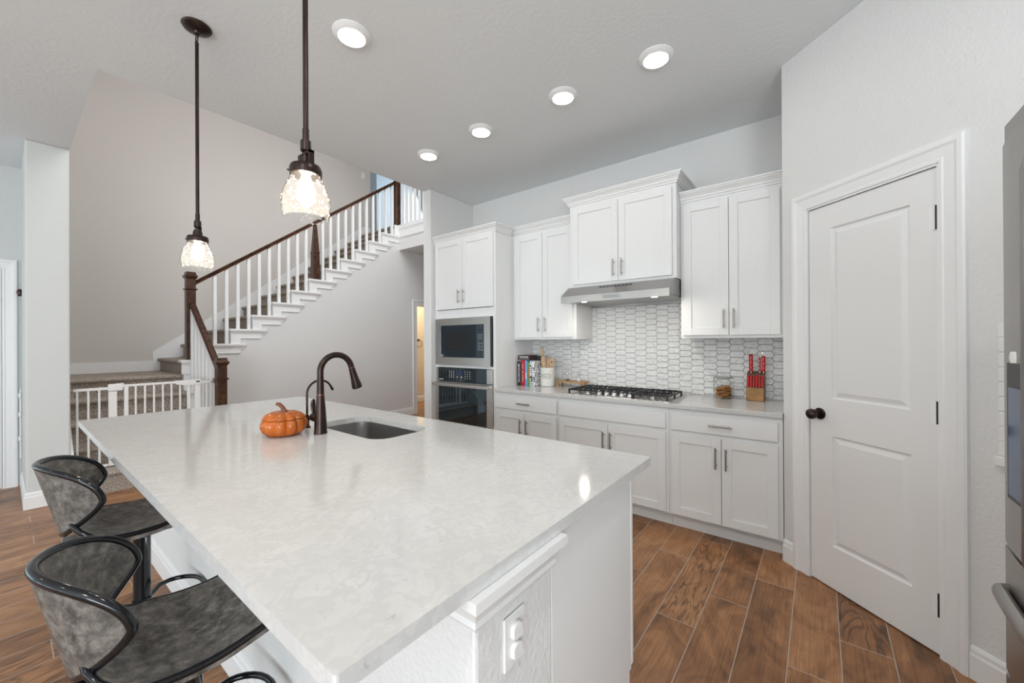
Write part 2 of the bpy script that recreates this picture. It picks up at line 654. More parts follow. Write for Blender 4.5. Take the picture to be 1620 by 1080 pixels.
    def poly_hole(self, outer, inner, z0, z1):
        """horizontal slab with a hole"""
        for z, flip in ((z1, False), (z0, True)):
            vo = [self.bm.verts.new((x, y, z)) for x, y in outer]
            vi = [self.bm.verts.new((x, y, z)) for x, y in inner]
            es = []
            for L in (vo, vi):
                for i in range(len(L)):
                    es.append(self.bm.edges.new((L[i], L[(i + 1) % len(L)])))
            r = bmesh.ops.triangle_fill(self.bm, use_beauty=True, use_dissolve=False, edges=es)
            if flip:
                bo, bi = vo, vi
            else:
                to, ti = vo, vi
        for T, B in ((to, bo), (ti, bi)):
            n = len(T)
            for i in range(n):
                self._f([B[i], B[(i + 1) % n], T[(i + 1) % n], T[i]])
        return self

    def build(self, name, mat, parent=None, smooth=False, kind=None, origin=None, angle=40):
        bm = self.bm
        bmesh.ops.recalc_face_normals(bm, faces=bm.faces)
        o0 = Vector(origin) if origin is not None else (ORG.get(parent, Vector((0, 0, 0))) if parent else Vector((0, 0, 0)))
        if o0.length:
            bmesh.ops.translate(bm, verts=bm.verts, vec=-o0)
        me = bpy.data.meshes.new(name)
        bm.to_mesh(me)
        bm.free()
        for mm in (mat if isinstance(mat, (list, tuple)) else [mat]):
            me.materials.append(MATS[mm])
        if smooth:
            me.polygons.foreach_set('use_smooth', [True] * len(me.polygons))
            me.set_sharp_from_angle(angle=radians(angle))
        o = bpy.data.objects.new(name, me)
        COL.objects.link(o)
        if parent:
            o.parent = parent
            ORG[o] = ORG.get(parent, Vector((0, 0, 0)))
        else:
            o.location = o0
            ORG[o] = o0
        if kind:
            o['kind'] = kind
        return o


ORG = {}


def thing(name, label, cat, loc=(0, 0, 0), group=None):
    o = bpy.data.objects.new(name, None)
    o.empty_display_size = .05
    COL.objects.link(o)
    o.location = loc
    ORG[o] = Vector(loc)
    tag(o, label, cat, group)
    return o


def tag(o, label, cat, group=None):
    o['label'] = label
    o['category'] = cat
    if group:
        o['group'] = group
    return o


def dup(root, loc, label=None, rotz=None):
    r = root.copy()
    COL.objects.link(r)
    r.location = loc
    if rotz is not None:
        r.rotation_euler = (0, 0, rotz)
    if label:
        r['label'] = label

    def rec(src, dst):
        for ch in list(src.children):
            c = ch.copy()
            COL.objects.link(c)
            c.parent = dst
            rec(ch, c)
    rec(root, r)
    return r


def text_mesh(name, s, mat, parent, origin, ux, uy, size, depth=.0004, align='CENTER'):
    """lettering as a mesh: origin, right vector, up vector (world)"""
    cu = bpy.data.curves.new('lettering', 'FONT')
    cu.body = s
    cu.size = size
    cu.align_x = align
    cu.align_y = 'CENTER'
    cu.extrude = depth
    cu.resolution_u = 2
    tmp = bpy.data.objects.new('lettering', cu)
    COL.objects.link(tmp)
    dg = bpy.context.evaluated_depsgraph_get()
    dg.update()
    me = bpy.data.meshes.new_from_object(tmp.evaluated_get(dg))
    bpy.data.objects.remove(tmp)
    bpy.data.curves.remove(cu)
    ux = Vector(ux).normalized(); uy = Vector(uy).normalized(); uz = ux.cross(uy)
    M = Matrix((ux, uy, uz)).transposed().to_4x4()
    M.translation = Vector(origin) - ORG.get(parent, Vector((0, 0, 0)))
    me.transform(M)
    me.materials.clear()
    me.materials.append(MATS[mat])
    o = bpy.data.objects.new(name, me)
    COL.objects.link(o)
    o.parent = parent
    ORG[o] = ORG.get(parent)
    return o


def arc(c, r, a0, a1, n, ax, ay):
    c = Vector(c); ax = Vector(ax); ay = Vector(ay)
    return [c + ax * r * cos(a0 + (a1 - a0) * i / n) + ay * r * sin(a0 + (a1 - a0) * i / n) for i in range(n + 1)]


def round_rect(x0, x1, y0, y1, r, n=6):
    pts = []
    for cx, cy, a in ((x1 - r, y0 + r, -pi / 2), (x1 - r, y1 - r, 0), (x0 + r, y1 - r, pi / 2), (x0 + r, y0 + r, pi)):
        for i in range(n + 1):
            t = a + pi / 2 * i / n
            pts.append((cx + r * cos(t), cy + r * sin(t)))
    return pts


BASE_PROF = [(0, 0), (.014, 0), (.014, .095), (.010, .105), (.010, .118), (.005, .130), (0, .132)]
CASE_W = .09

# ------------------------------------------------------------------ key dimensions (metres)
ZC = 3.025            # kitchen ceiling
KB = 3.562            # kitchen wall behind the cabinets
YB = 2.944            # face of base cabinets and oven tower
YU = KB - .33         # face of wall cabinets
CT = .898             # worktop height
XW = -6.03            # wall under the stair
XS = -7.20            # far stairwell wall
WY = 2.878            # end of the wing wall beside the oven tower
UF = 3.466            # upper floor

# ------------------------------------------------------------------ shell
MB().box(-9.8, 2.6, -5.8, 8.3, -.1, 0).build('floor', 'wood_tile', kind='structure')
b = MB()
b.box(-3.476, 2.6, -5.8, 8.2, ZC, 3.30)
b.box(-7.3, -3.476, -5.8, .36, ZC, 3.30)
b.box(XW, -3.476, 4.47, 8.2, ZC, 3.30)
b.build('ceiling', 'ceiling_paint', kind='structure')
MB().box(-10, -3.36, .24, 8.4, 6.1, 6.2).build('ceiling_upper', 'ceiling_paint', kind='structure')
MB().box(-3.36, 1.3, KB, KB + .12, 0, ZC).build('wall_kitchen', 'wall_paint', kind='structure')
MB().box(-3.476, -3.36, WY, 8.2, 0, ZC, .006).build('wall_wing', 'wall_paint', kind='structure')
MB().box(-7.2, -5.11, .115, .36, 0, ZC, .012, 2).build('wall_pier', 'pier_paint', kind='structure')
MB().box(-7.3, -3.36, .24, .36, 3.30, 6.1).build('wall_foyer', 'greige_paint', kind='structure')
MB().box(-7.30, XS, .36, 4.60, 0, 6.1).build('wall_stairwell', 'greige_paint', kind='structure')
MB().box(-3.476, -3.36, .36, 8.2, 3.30, 6.1).build('wall_upper', 'wall_paint', kind='structure')
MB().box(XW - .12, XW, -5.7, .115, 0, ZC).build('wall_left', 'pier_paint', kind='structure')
b = MB()
b.box(-8.42, -8.30, 4.60, 5.47, UF, 6.1)
b.build('wall_upstairs', 'blue_hall_paint', kind='structure')
b = MB()
b.box(-9.62, -9.5, 4.0, 8.3, UF, 6.1)
b.box(-9.5, -3.36, 8.2, 8.3, 3.30, 6.1)
b.build('wall_landing', 'wall_paint', kind='structure')
b = MB()
b.box(-9.5, XW, 4.62, 8.2, 3.30, UF)
b.box(XW, -3.476, 4.52, 8.2, 3.30, UF)
b.build('floor_upper', 'carpet', kind='structure')
b = MB()
b.box(XW, -3.476, 4.434, 4.47, ZC, 3.40)
b.build('wall_balcony', 'wall_paint', kind='structure')
b = MB()
b.box(XW - .10, -3.476, 4.41, 4.50, 3.40, 3.475, .004)
b.molding([(XW, 4.434), (-3.476, 4.434)], [(0, 3.24), (.012, 3.24), (.018, 3.26), (.018, 3.27), (.010, 3.28), (.010, 3.37), (.022, 3.40), (0, 3.40)])
b.build('trim_1', 'trim_white', kind='structure')
MB().box(XW - .1, -3.36, 8.1, 8.2, 0, ZC).build('wall_hall', 'wall_paint', kind='structure')

# living room behind the camera: wall of windows, side wall
b = MB()
W0, W1 = -6.03, 2.6
wins = [(-5.5, -3.9), (-3.5, -1.9), (-1.5, .1), (.5, 2.1)]
b.box(W0, W1, -5.72, -5.6, 0, .55)
b.box(W0, W1, -5.72, -5.6, 2.55, ZC)
xs = [W0] + [x for w in wins for x in w] + [W1]
for i in range(0, len(xs), 2):
    b.box(xs[i], xs[i + 1], -5.72, -5.6, .55, 2.55)
b.build('wall_rear', 'wall_paint', kind='structure')
for i, (x0, x1) in enumerate(wins):
    b = MB()
    for a0, a1, c0, c1 in ((x0, x0 + .06, .55, 2.55), (x1 - .06, x1, .55, 2.55), (x0 + .06, x1 - .06, .55, .61), (x0 + .06, x1 - .06, 2.49, 2.55), (x0 + .06, x1 - .06, 1.52, 1.58)):
        b.box(a0, a1, -5.69, -5.63, c0, c1)
    b.build('window_%d' % (i + 1), 'trim_white', kind='structure')
MB().box(2.5, 2.6, -5.6, 1.80, 0, ZC).build('wall_right', 'wall_paint', kind='structure')

# ------------------------------------------------------------------ pantry wall (diagonal) with its door
D0 = Vector((-.0427, 2.8197, 0))
DT = Vector((.4434, -.3905, 0)).normalized()
DN = Vector((DT.y, -DT.x, 0))     # towards the kitchen


def D(t, z, n=0):
    p = D0 + DT * t + DN * n
    return Vector((p.x, p.y, z))


T0 = -.174
b = MB()
p0 = D(T0, 0)
b.prism([p0, D(-.012, 0), D(-.012, 0, -.12), (-.03, KB, 0), (p0.x, KB, 0)], (0, 0, ZC))
b.prism([D(.600, 0), D(2.03, 0), D(2.03, 0, -.12), D(.600, 0, -.12)], (0, 0, ZC))
b.prism([D(-.012, 2.09), D(.600, 2.09), D(.600, 2.09, -.12), D(-.012, 2.09, -.12)], (0, 0, ZC - 2.09))
b.box(D(2.03, 0).x - .02, 2.5, D(2.03, 0).y - .12, D(2.03, 0).y, 0, ZC)
b.build('wall_pantry', 'wall_paint', kind='structure')


def diag_box(b, t0, t1, z0, z1, n0, n1, bev=0):
    c = D((t0 + t1) / 2, (z0 + z1) / 2, (n0 + n1) / 2)
    b.obox(c, DT, DN, (0, 0, 1), abs(t1 - t0) / 2, abs(n1 - n0) / 2, abs(z1 - z0) / 2, bev)


# casing: profile swept round the opening with mitred corners
CASE = [(0, 0), (0, .010), (.012, .012), (.018, .009), (.055, .014), (.066, .020), (.082, .021), (.090, .016), (.090, 0)]


def casing(b, P, t0, t1, zt, w=.09):
    """P(t, z, n) -> point; casing outside an opening t0..t1, 0..zt"""
    k = w / .09
    rings = []
    for (bt, bz, dt, dz) in ((t0, 0, -1, 0), (t0, zt, -1, 1), (t1, zt, 1, 1), (t1, 0, 1, 0)):
        rings.append([P(bt + dt * o * k, bz + dz * o * k, n) for o, n in CASE])
    b.loft(rings)


b = MB()
casing(b, D, -.010, .598, 2.090)
# jamb lining
diag_box(b, -.0115, -.003, 0, 2.086, -.115, .008)
diag_box(b, .5915, .5995, 0, 2.086, -.115, .008)
diag_box(b, -.003, .5915, 2.080, 2.0885, -.115, .008)
b.build('trim_2', 'trim_white', kind='structure')

b = MB()
W = .588
zt = 2.076
pan = [(.124, .487, .235, .828), (.124, .487, 1.028, 1.950)]
for t0, t1, z0, z1 in ((.001, .124, .008, zt), (.487, W, .008, zt), (.124, .487, .008, .235), (.124, .487, .828, 1.028), (.124, .487, 1.950, zt)):
    diag_box(b, t0, t1, z0, z1, -.037, -.002)
for t0, t1, z0, z1 in pan:
    rings = []
    for i, n in ((0, -.002), (.006, -.012), (.014, -.012), (.036, -.004)):
        rings.append([D(t0 + i, z0 + i, n), D(t1 - i, z0 + i, n), D(t1 - i, z1 - i, n), D(t0 + i, z1 - i, n)])
    vr = [[b.bm.verts.new(p) for p in r] for r in rings]
    for i in range(3):
        for j in range(4):
            b._f([vr[i][j], vr[i][(j + 1) % 4], vr[i + 1][(j + 1) % 4], vr[i + 1][j]])
    b._f(vr[3])
dr = b.build('door_1', 'door_white', kind='structure')
kb_ = MB()
kb_.lathe([(.031, -.002), (.032, .004), (.028, .009), (.013, .011), (.011, .030), (.016, .034), (.026, .044), (.029, .056), (.026, .068), (.014, .076), (.003, .078)], D(.060, .938, 0), 28, DN)
kb_.build('door_knob', 'bronze', dr, smooth=True)
for z0, z1 in ((.170, .268), (.985, 1.082), (1.812, 1.914)):
    b = MB()
    diag_box(b, .560, .584, z0, z1, -.003, -.0005)
    h = b.build('hinge', 'trim_white', dr)
    b = MB()
    b.cyl(D(.589, z0, .004), D(.589, z1, .004), .0055, seg=10)
    b.build('hinge_knuckle', 'bronze', h, smooth=True)

b = MB()
b.molding([D(T0, 0).xy, D(-.101, 0).xy], BASE_PROF)
b.molding([D(.689, 0).xy, D(2.0, 0).xy], BASE_PROF)
b.build('baseboard_pantry', 'trim_white', kind='structure')

# ------------------------------------------------------------------ left of the pier: hall door and fittings
P2 = lambda t, z, n=0: Vector((XW + n, t, z))
b = MB()
casing(b, P2, -.80, .0, 2.055)
b.build('trim_3', 'trim_white', kind='structure')
b = MB()
b.box(XW + .001, XW + .008, -.795, -.004, .01, 2.05)
for z0, z1 in ((.25, .85), (1.05, 1.9)):
    b.box(XW + .008, XW + .012, -.66, -.14, z0, z1, .003)
b.build('door_2', 'door_white', kind='structure')
b = MB()
b.molding([(-5.11, .36), (-5.11, .115), (XW, .115)], [(-o, h) for o, h in BASE_PROF][::-1])
b.build('baseboard_pier', 'trim_white', kind='structure')
rk = thing('wall_rack', 'white narrow wall rack with three ledges half hidden behind the pier', 'rack', (XW, .10, .25))
b = MB(); b.box(XW + .001, XW + .012, .098, .113, .26, .92, .002); b.build('rack_board', 'trim_white', rk)
for z in (.43, .66, .84):
    b = MB(); b.box(XW + .012, XW + .05, .092, .1135, z, z + .045, .006); b.build('ledge', 'trim_white', rk)
b = MB()
b.lathe([(.034, .0), (.034, .010), (.022, .016), (.012, .02), (.012, .04), (.026, .046), (.024, .058), (.005, .062)], (XW + .0005, .150 - .042, 1.84), 20, (1, 0, 0))
tag(b.build('coat_hook', 'bronze', smooth=True, origin=(XW, .108, 1.84)), 'small dark round fitting on the pale hall wall behind the pier edge', 'hook')

# ------------------------------------------------------------------ wall under the stair, powder room
L_ = lambda k: 1.566 + .2518 * k
R_ = lambda k: 1.989 + .2500 * k
Z_ = lambda k: 1.343 + .193 * k
b = MB()
for k in range(-1, 11):
    b.box(XW - .10, XW, max(1.405, L_(k)), L_(k + 1), 0, Z_(k) - .03)
b.box(XW - .10, XW, L_(11), 4.815, 0, ZC)
b.box(XW - .10, XW, L_(11), 4.47, ZC, 3.40)
b.box(XW - .10, XW, 4.815, 5.60, 2.06, ZC)
b.box(XW - .10, XW, 5.60, 8.1, 0, ZC)
b.build('wall_stair', 'wall_paint', kind='structure')
b = MB()
P3 = lambda t, z, n=0: Vector((XW + n, t, z))
casing(b, P3, 4.815, 5.595, 2.055)
b.box(XW - .10, XW + .004, 4.8155, 4.83, 0, 2.055)
b.box(XW - .10, XW + .004, 5.582, 5.5955, 0, 2.055)
b.box(XW - .10, XW + .004, 4.83, 5.582, 2.040, 2.0585)
b.build('trim_4', 'trim_white', kind='structure')
b = MB()
b.molding([(XW, 1.52), (XW, 4.715)], BASE_PROF)
b.build('baseboard_stair', 'trim_white', kind='structure')
b = MB()
b.box(-7.3, -7.2, 4.68, 6.9, 0, 2.85)
b.box(-7.2, XW - .10, 4.68, 4.75, 0, 2.85)
b.box(-7.2, XW - .10, 6.8, 6.9, 0, 2.85)
b.box(-7.2, XW - .10, 4.75, 6.8, 2.75, 2.85)
b.build('wall_bathroom', 'bathroom_paint', kind='structure')
b = MB()
b.molding([(-7.2, 4.76), (-7.2, 6.79)], BASE_PROF)
b.build('baseboard_bathroom', 'trim_white', kind='structure')
tr = thing('towel_ring', 'dark bronze towel ring on the warm powder room wall seen through the doorway', 'towel ring', (-7.2, 5.80, 1.40))
b = MB(); b.lathe([(.026, .0), (.026, .008), (.011, .012), (.011, .035), (.014, .04), (.004, .05)], (-7.1995, 5.80, 1.40), 16, (1, 0, 0)); b.build('post', 'bronze', tr, smooth=True)
b = MB(); b.tube(arc((-7.158, 5.80, 1.318), .078, 0, 2 * pi - .0001, 36, (0, 1, 0), (0, 0, 1))[:-1], .0055, 8, closed=True); b.build('ring', 'bronze', tr, smooth=True)

# ------------------------------------------------------------------ staircase
st = thing('staircase', 'carpeted staircase with dark wood handrail and white balusters, turning at a landing', 'staircase', (-6.1, 1.36, 0))


def carpet_step(x0, x1, y0, y1, z0, z1, nose):
    """a carpeted step with a rolled nosing on the side named by nose ('x' or 'y-')"""
    b = MB()
    r = .024
    if nose == 'x':
        pr = [(x0, z0), (x1 - .022, z0), (x1 - .022, z1 - 2.1 * r)] + [(x1 - .012 + r * sin(a), z1 - r - r * cos(a)) for a in [i * pi / 8 for i in range(9)]] + [(x0, z1)]
        b.prism([(x, y0, z) for x, z in pr], (0, y1 - y0, 0))
    else:
        pr = [(y1, z0), (y0 + .022, z0), (y0 + .022, z1 - 2.1 * r)] + [(y0 + .012 - r * sin(a), z1 - r - r * cos(a)) for a in [i * pi / 8 for i in range(9)]] + [(y1, z1)]
        b.prism([(x0, y, z) for y, z in pr], (x1 - x0, 0, 0))
    return b


LR = .1956
X1 = -5.07
for i in range(1, 6):
    xn = X1 - .2575 * (i - 1)
    xe = xn - .2575 - .02 if i < 5 else XS
    carpet_step(max(xe, XS), xn, .382, 1.335, LR * (i - 1) if i > 1 else 0, LR * i, 'x').build('carpet_step' if i < 5 else 'landing', 'carpet', st, smooth=True)
for k in range(-1, 11):
    carpet_step(XS, XW - .105, L_(k), L_(k + 1) + .0, Z_(k - 1) if k > -1 else LR * 5, Z_(k), 'y-').build('carpet_step', 'carpet', st, smooth=True)
b = carpet_step(XS, XW - .105, L_(11), 4.62, Z_(10), UF, 'y-')
b.build('carpet_step', 'carpet', st, smooth=True)
for k in range(-1, 12):
    b = MB()
    l, r, z, l1 = L_(k), R_(k), Z_(k), L_(k + 1)
    if k < 11:
        b.box(XW - .10, XW + .035, l - .012, l1, z - .028, z, .003)
        b.box(XW + .0005, XW + .035, l1, r, z - .028, z, .003)
        b.loft([[(XW + .0005, y0, z - .075), (XW + .010, y0, z - .075), (XW + .013, y0 + s * .004, z - .06), (XW + .030, y0 + s * .016, z - .034), (XW + .034, y0 + s * .018, z - .028), (XW + .0005, y0 + s * .018, z - .028)]
                for y0, s in ((l + .012, -1), (r - .022, 1))])
        b.box(XW + .0005, XW + .0100, l + .105, r - .06, z - .115, z - .07)
        b.box(XW + .0005, XW + .015, l + .1105, r - .07, z - .128, z - .112, .003)
    zb = Z_(k - 1) if k > -1 else LR * 5
    b.box(XW + .0005, XW + .010, l, l + .105, zb, z - (.028 if k < 11 else 0))
    b.box(XW + .0005, XW + .015, l + .095, l + .110, zb, z - .115, .003)
    b.build('tread_bracket', 'trim_white', st)
# white closed stringer on the open side of the lower flight, skirting boards on the wall side
b = MB()
for i in range(1, 6):
    xn = X1 - .2575 * (i - 1)
    b.box(max(xn - .2575, XW + .001), xn - .02, 1.337, 1.40, 0, LR * i - .025)
    b.box(max(xn - .2575, XW + .001), xn + .01, 1.337, 1.415, LR * i - .025, LR * i + .002, .003)
b.build('stringer', 'trim_white', st)
b = MB()
b.prism([(X1 + .04, .3605, .0), (X1 + .04, .3605, .30), (-6.12, .3605, LR * 5 + .25), (-6.12, .3605, LR * 5 + .132), (XS + .001, .3605, LR * 5 + .132), (XS + .001, .3605, LR * 5 - .02), (-6.1, .3605, LR * 4 - .05), (-5.2, .3605, 0)], (0, .020, 0))
b.build('skirting_board', 'trim_white', st)
b = MB()
b.prism([(XS + .0005, .382, LR * 5), (XS + .0005, .382, LR * 5 + .132), (XS + .0005, 1.262, LR * 5 + .132), (XS + .0005, 1.262, 1.235), (XS + .0005, 1.30, 1.265), (XS + .0005, L_(11) + .1, Z_(11) + .20), (XS + .0005, 4.59, Z_(11) + .20), (XS + .0005, 4.59, UF), (XS + .0005, L_(11), Z_(10)), (XS + .0005, 1.33, LR * 5)], (.016, 0, 0))
b.build('skirting_board', 'trim_white', st)

# ------------------------------------------------------------------ railings
rl = st


def newel(cx, cy, z0, z1, w=.092, band=None):
    b = MB()
    h = w / 2
    b.box(cx - h, cx + h, cy - h, cy + h, z0, z1 - .075, .003)
    n = b.build('newel_post', 'stained_wood', rl)
    b = MB()
    rings = []
    for s, z in ((h * 1.0, z1 - .085), (h * 1.12, z1 - .078), (h * 1.38, z1 - .055), (h * 1.38, z1 - .045), (h * 1.05, z1 - .030), (h * 1.02, z1 - .005), (h * .92, z1)):
        rings.append([(cx - s, cy - s, z), (cx + s, cy - s, z), (cx + s, cy + s, z), (cx - s, cy + s, z)])
    b.loft(rings)
    b.build('newel_cap', 'stained_wood', n)
    if band:
        b = MB()
        rings = []
        for s, z in ((h * 1.0, band - .012), (h * 1.12, band - .01), (h * 1.30, band), (h * 1.30, band + .008), (h * 1.02, band + .012)):
            rings.append([(cx - s, cy - s, z), (cx + s, cy - s, z), (cx + s, cy + s, z), (cx - s, cy + s, z)])
        b.loft(rings)
        b.build('newel_collar', 'stained_wood', n)
    return n


RX = XW - .045
newel(RX + .03, 1.405, Z_(-1) + .003, 2.215, band=2.005)
newel(-5.20, 1.475, 0, 1.188, band=.955)
# intermediate newel with tapered top, newel at the top of the flight
RZ = lambda y: 2.110 + .738 * (y - 1.44)      # top of the rail
b = MB()
cy = 2.935
zb = Z_(5)
rings = []
for s, z in ((.047, zb + .003), (.047, zb + .40), (.050, zb + .405), (.050, zb + .42), (.044, zb + .43), (.020, RZ(cy) - .062)):
    rings.append([(RX - s, cy - s, z), (RX + s, cy - s, z), (RX + s, cy + s, z), (RX - s, cy + s, z)])
b.loft(rings)
b.build('newel_post', 'stained_wood', rl)
newel(RX, 4.43, 3.478, 4.62)


def rail_profile(p, d, s, u):
    pr = [(-.030, -.058), (.030, -.058), (.030, -.040), (.022, -.030), (.031, -.016), (.024, -.003), (.010, 0), (-.010, 0), (-.024, -.003), (-.031, -.016), (-.022, -.030), (-.030, -.040)]
    return [p + s * a + u * h for a, h in pr]


def handrail(a, c):
    a = Vector(a); c = Vector(c)
    d = (c - a).normalized()
    s = d.cross(Vector((0, 0, 1))).normalized()
    u = Vector((0, 0, 1))
    b = MB()
    b.loft([rail_profile(a, d, s, u), rail_profile(c, d, s, u)])
    return b.build('handrail', 'stained_wood', rl)


handrail((RX, 1.452, RZ(1.452)), (RX, 4.383, RZ(4.383)))
handrail((-5.247, 1.462, 1.125), (RX + .077, 1.415, 1.855))
handrail((RX + .047, 4.45, 4.42), (-3.48, 4.45, 4.42))
bw = .0175
j = 0
while True:
    y = 1.66 + .1262 * j
    j += 1
    if y > 4.34:
        break
    if abs(y - 2.935) < .06:
        continue
    k = int(math.floor((y - L_(0)) / .2518))
    b = MB()
    zb = Z_(k) + .001
    zt0, zt1 = RZ(y - bw) - .0575, RZ(y + bw) - .0575
    rings = [[(RX - bw, y - bw, zb), (RX + bw, y - bw, zb), (RX + bw, y + bw, zb), (RX - bw, y + bw, zb)],
             [(RX - bw, y - bw, zt0), (RX + bw, y - bw, zt0), (RX + bw, y + bw, zt1), (RX - bw, y + bw, zt1)]]
    b.loft(rings)
    b.build('baluster', 'trim_white', rl)
for i in range(7):
    x = -5.315 - .108 * i
    k = int(math.floor((X1 - x) / .2575)) + 1
    f = (x + 5.247) / (RX + .077 + 5.247)
    y = 1.462 + (1.415 - 1.462) * f
    ztop = 1.125 + (1.855 - 1.125) * f - .062
    MB().box(x - bw, x + bw, y - .012 - bw, y - .012 + bw, LR * min(k, 5) + .003, ztop).build('baluster', 'trim_white', rl)
for i in range(14):
    x = RX + .13 + .118 * i
    MB().box(x - bw, x + bw, 4.45 - bw, 4.45 + bw, 3.476, 4.362).build('baluster', 'trim_white', rl)

# ------------------------------------------------------------------ safety gate across the lower flight
sg = thing('safety_gate', 'white metal child safety gate across the bottom of the carpeted stairs', 'safety gate', (-5.25, .9, LR))
GX = -5.25
b = MB()
b.box(GX - .010, GX + .010, .385, .605, .918, .942, .003)
b.box(GX - .010, GX + .010, .385, .605, .205, .229, .003)
b.box(GX - .012, GX + .012, .607, .665, .205, .90, .004)
b.box(GX - .010, GX + .010, .665, 1.255, .205, .225, .003)
b.box(GX - .012, GX + .012, 1.255, 1.305, .205, .92, .004)
b.box(GX - .010, GX + .010, 1.305, 1.395, .918, .942, .003)
b.box(GX - .010, GX + .010, 1.305, 1.395, .205, .229, .003)
fr = b.build('gate_frame', 'plastic_white', sg)
for y in (.410, .479, .548, 1.358):
    b = MB(); b.cyl((GX, y, .229), (GX, y, .918), .0085, seg=10); b.build('bar', 'plastic_white', fr, smooth=True)
b = MB()
b.box(GX - .010, GX + .010, .705, 1.235, .935, .957, .003)
b.box(GX - .010, GX + .010, .705, 1.235, .235, .257, .003)
b.box(GX - .011, GX + .011, .713, .743, .257, .935, .003)
b.box(GX - .011, GX + .011, 1.190, 1.215, .257, .935, .003)
gd = b.build('gate_door', 'plastic_white', sg)
for y in (.795, .862, .929, .997, 1.064, 1.133):
    b = MB(); b.cyl((GX, y, .257), (GX, y, .935), .0085, seg=10); b.build('bar', 'plastic_white', gd, smooth=True)
b = MB(); b.box(GX - .016, GX + .016, .603, .705, .903, .968, .006); b.box(GX - .014, GX + .014, .655, .712, .93, .972, .004); b.build('hinge_housing', 'plastic_white', sg)
b = MB()
b.prism([(GX - .018, 1.085, .945), (GX - .018, 1.10, .925), (GX - .018, 1.16, .912), (GX - .018, 1.305, .912), (GX - .018, 1.305, .965), (GX - .018, 1.09, .962)], (.036, 0, 0))
la = b.build('latch', 'plastic_white', sg)
b = MB(); b.box(GX - .006, GX + .0185, 1.262, 1.295, .935, .950); b.build('latch_button', 'book_brown', la)
for y0, y1 in ((.362, .386), (1.394, 1.428)):
    for z in (.93, .217):
        b = MB(); b.cyl((GX, y0, z), (GX, y1, z), .006, seg=10)
        b.cyl((GX, y0 if y0 < .5 else y1 - .006, z), (GX, y0 + .006 if y0 < .5 else y1, z), .018, seg=16)
        b.build('pressure_mount', 'nickel', sg, smooth=True)

# upstairs light switch on the warm-lit stairwell wall
sw = thing('light_switch', 'white light switch plate high on the beige stairwell wall', 'light switch', (XS, 4.44, 4.69))
b = MB(); b.box(XS + .0005, XS + .007, 4.40, 4.475, 4.63, 4.75, .003); b.build('switch_plate', 'plastic_white', sw)
b = MB(); b.box(XS + .007, XS + .013, 4.425, 4.45, 4.665, 4.715, .003); b.build('rocker', 'plastic_white', sw)

# ------------------------------------------------------------------ cabinet parts
CW = 'cabinet_white'


def shaker(parent, x0, x1, z0, z1, yf, name='door', th=.019, rail=.057, mat=CW):
    """shaker panel facing -y; yf = front face"""
    b = MB()
    b.box(x0, x0 + rail, yf, yf + th, z0, z1, .0015)
    b.box(x1 - rail, x1, yf, yf + th, z0, z1, .0015)
    b.box(x0 + rail, x1 - rail, yf, yf + th, z0, z0 + rail, .0015)
    b.box(x0 + rail, x1 - rail, yf, yf + th, z1 - rail, z1, .0015)
    b.box(x0 + rail, x1 - rail, yf + .009, yf + th, z0 + rail, z1 - rail)
    return b.build(name, mat, parent)


def slab_front(parent, x0, x1, z0, z1, yf, name='drawer', th=.019):
    return MB().box(x0, x1, yf, yf + th, z0, z1, .003).build(name, CW, parent)


def pull(parent, x, z, yf, vertical=True, ln=.140):
    b = MB()
    y = yf - .030
    h = ln / 2
    if vertical:
        b.cyl((x, y, z - h), (x, y, z + h), .0062, seg=12)
        for q in (-.048, .048):
            b.cyl((x, yf, z + q), (x, y, z + q), .0048, seg=10)
    else:
        b.cyl((x - h, y, z), (x + h, y, z), .0062, seg=12)
        for q in (-.048, .048):
            b.cyl((x + q, yf, z), (x + q, y, z), .0048, seg=10)
    return b.build('handle', 'nickel', parent, smooth=True)


CROWN = [(0, 0), (.008, 0), (.010, .012), (.016, .016), (.020, .030), (.034, .048), (.040, .052), (.040, .060), (.048, .062), (.048, .074), (0, .074)]


def crown(parent, path, z, k=1.0):
    b = MB()
    b.molding(path, [(o * k, h * k) for o, h in CROWN], z)
    return b.build('crown_moulding', CW, parent)


# ------------------------------------------------------------------ oven tower
TX0, TX1 = -3.357, -2.482
tw = thing('oven_cabinet', 'tall white cabinet holding the built-in microwave and wall oven', 'cabinet', (-2.92, 3.25, 0))
b = MB()
zt = 2.43
b.box(TX0, TX0 + .035, YB, KB - .003, .10, zt)            # sides
b.box(TX1 - .035, TX1, YB, KB - .003, .0, zt)
b.box(TX0 + .035, TX1 - .035, KB - .02, KB - .003, .10, zt)
for z0, z1 in ((.10, .13), (.44, .50), (1.076, 1.100), (1.600, 1.69), (zt - .02, zt)):
    b.box(TX0 + .035, TX1 - .035, YB, KB - .02, z0, z1)
b.box(TX0, TX1 - .035, YB + .07, YB + .085, 0, .10)
b.build('carcass', CW, tw)
shaker(tw, -3.336, -2.925, 1.695, 2.425, YB - .020)
d2 = shaker(tw, -2.921, -2.503, 1.695, 2.425, YB - .020)
for c in [o for o in tw.children if o.name.startswith('door')][:1]:
    pull(c, -2.962, 1.82, YB - .020)
pull(d2, -2.893, 1.82, YB - .020)
slab_front(tw, -3.336, -2.503, .14, .43, YB - .020, 'drawer')
crown(tw, [(TX0 + .001, YB), (TX1, YB), (TX1, YU - .052)], zt - .006)

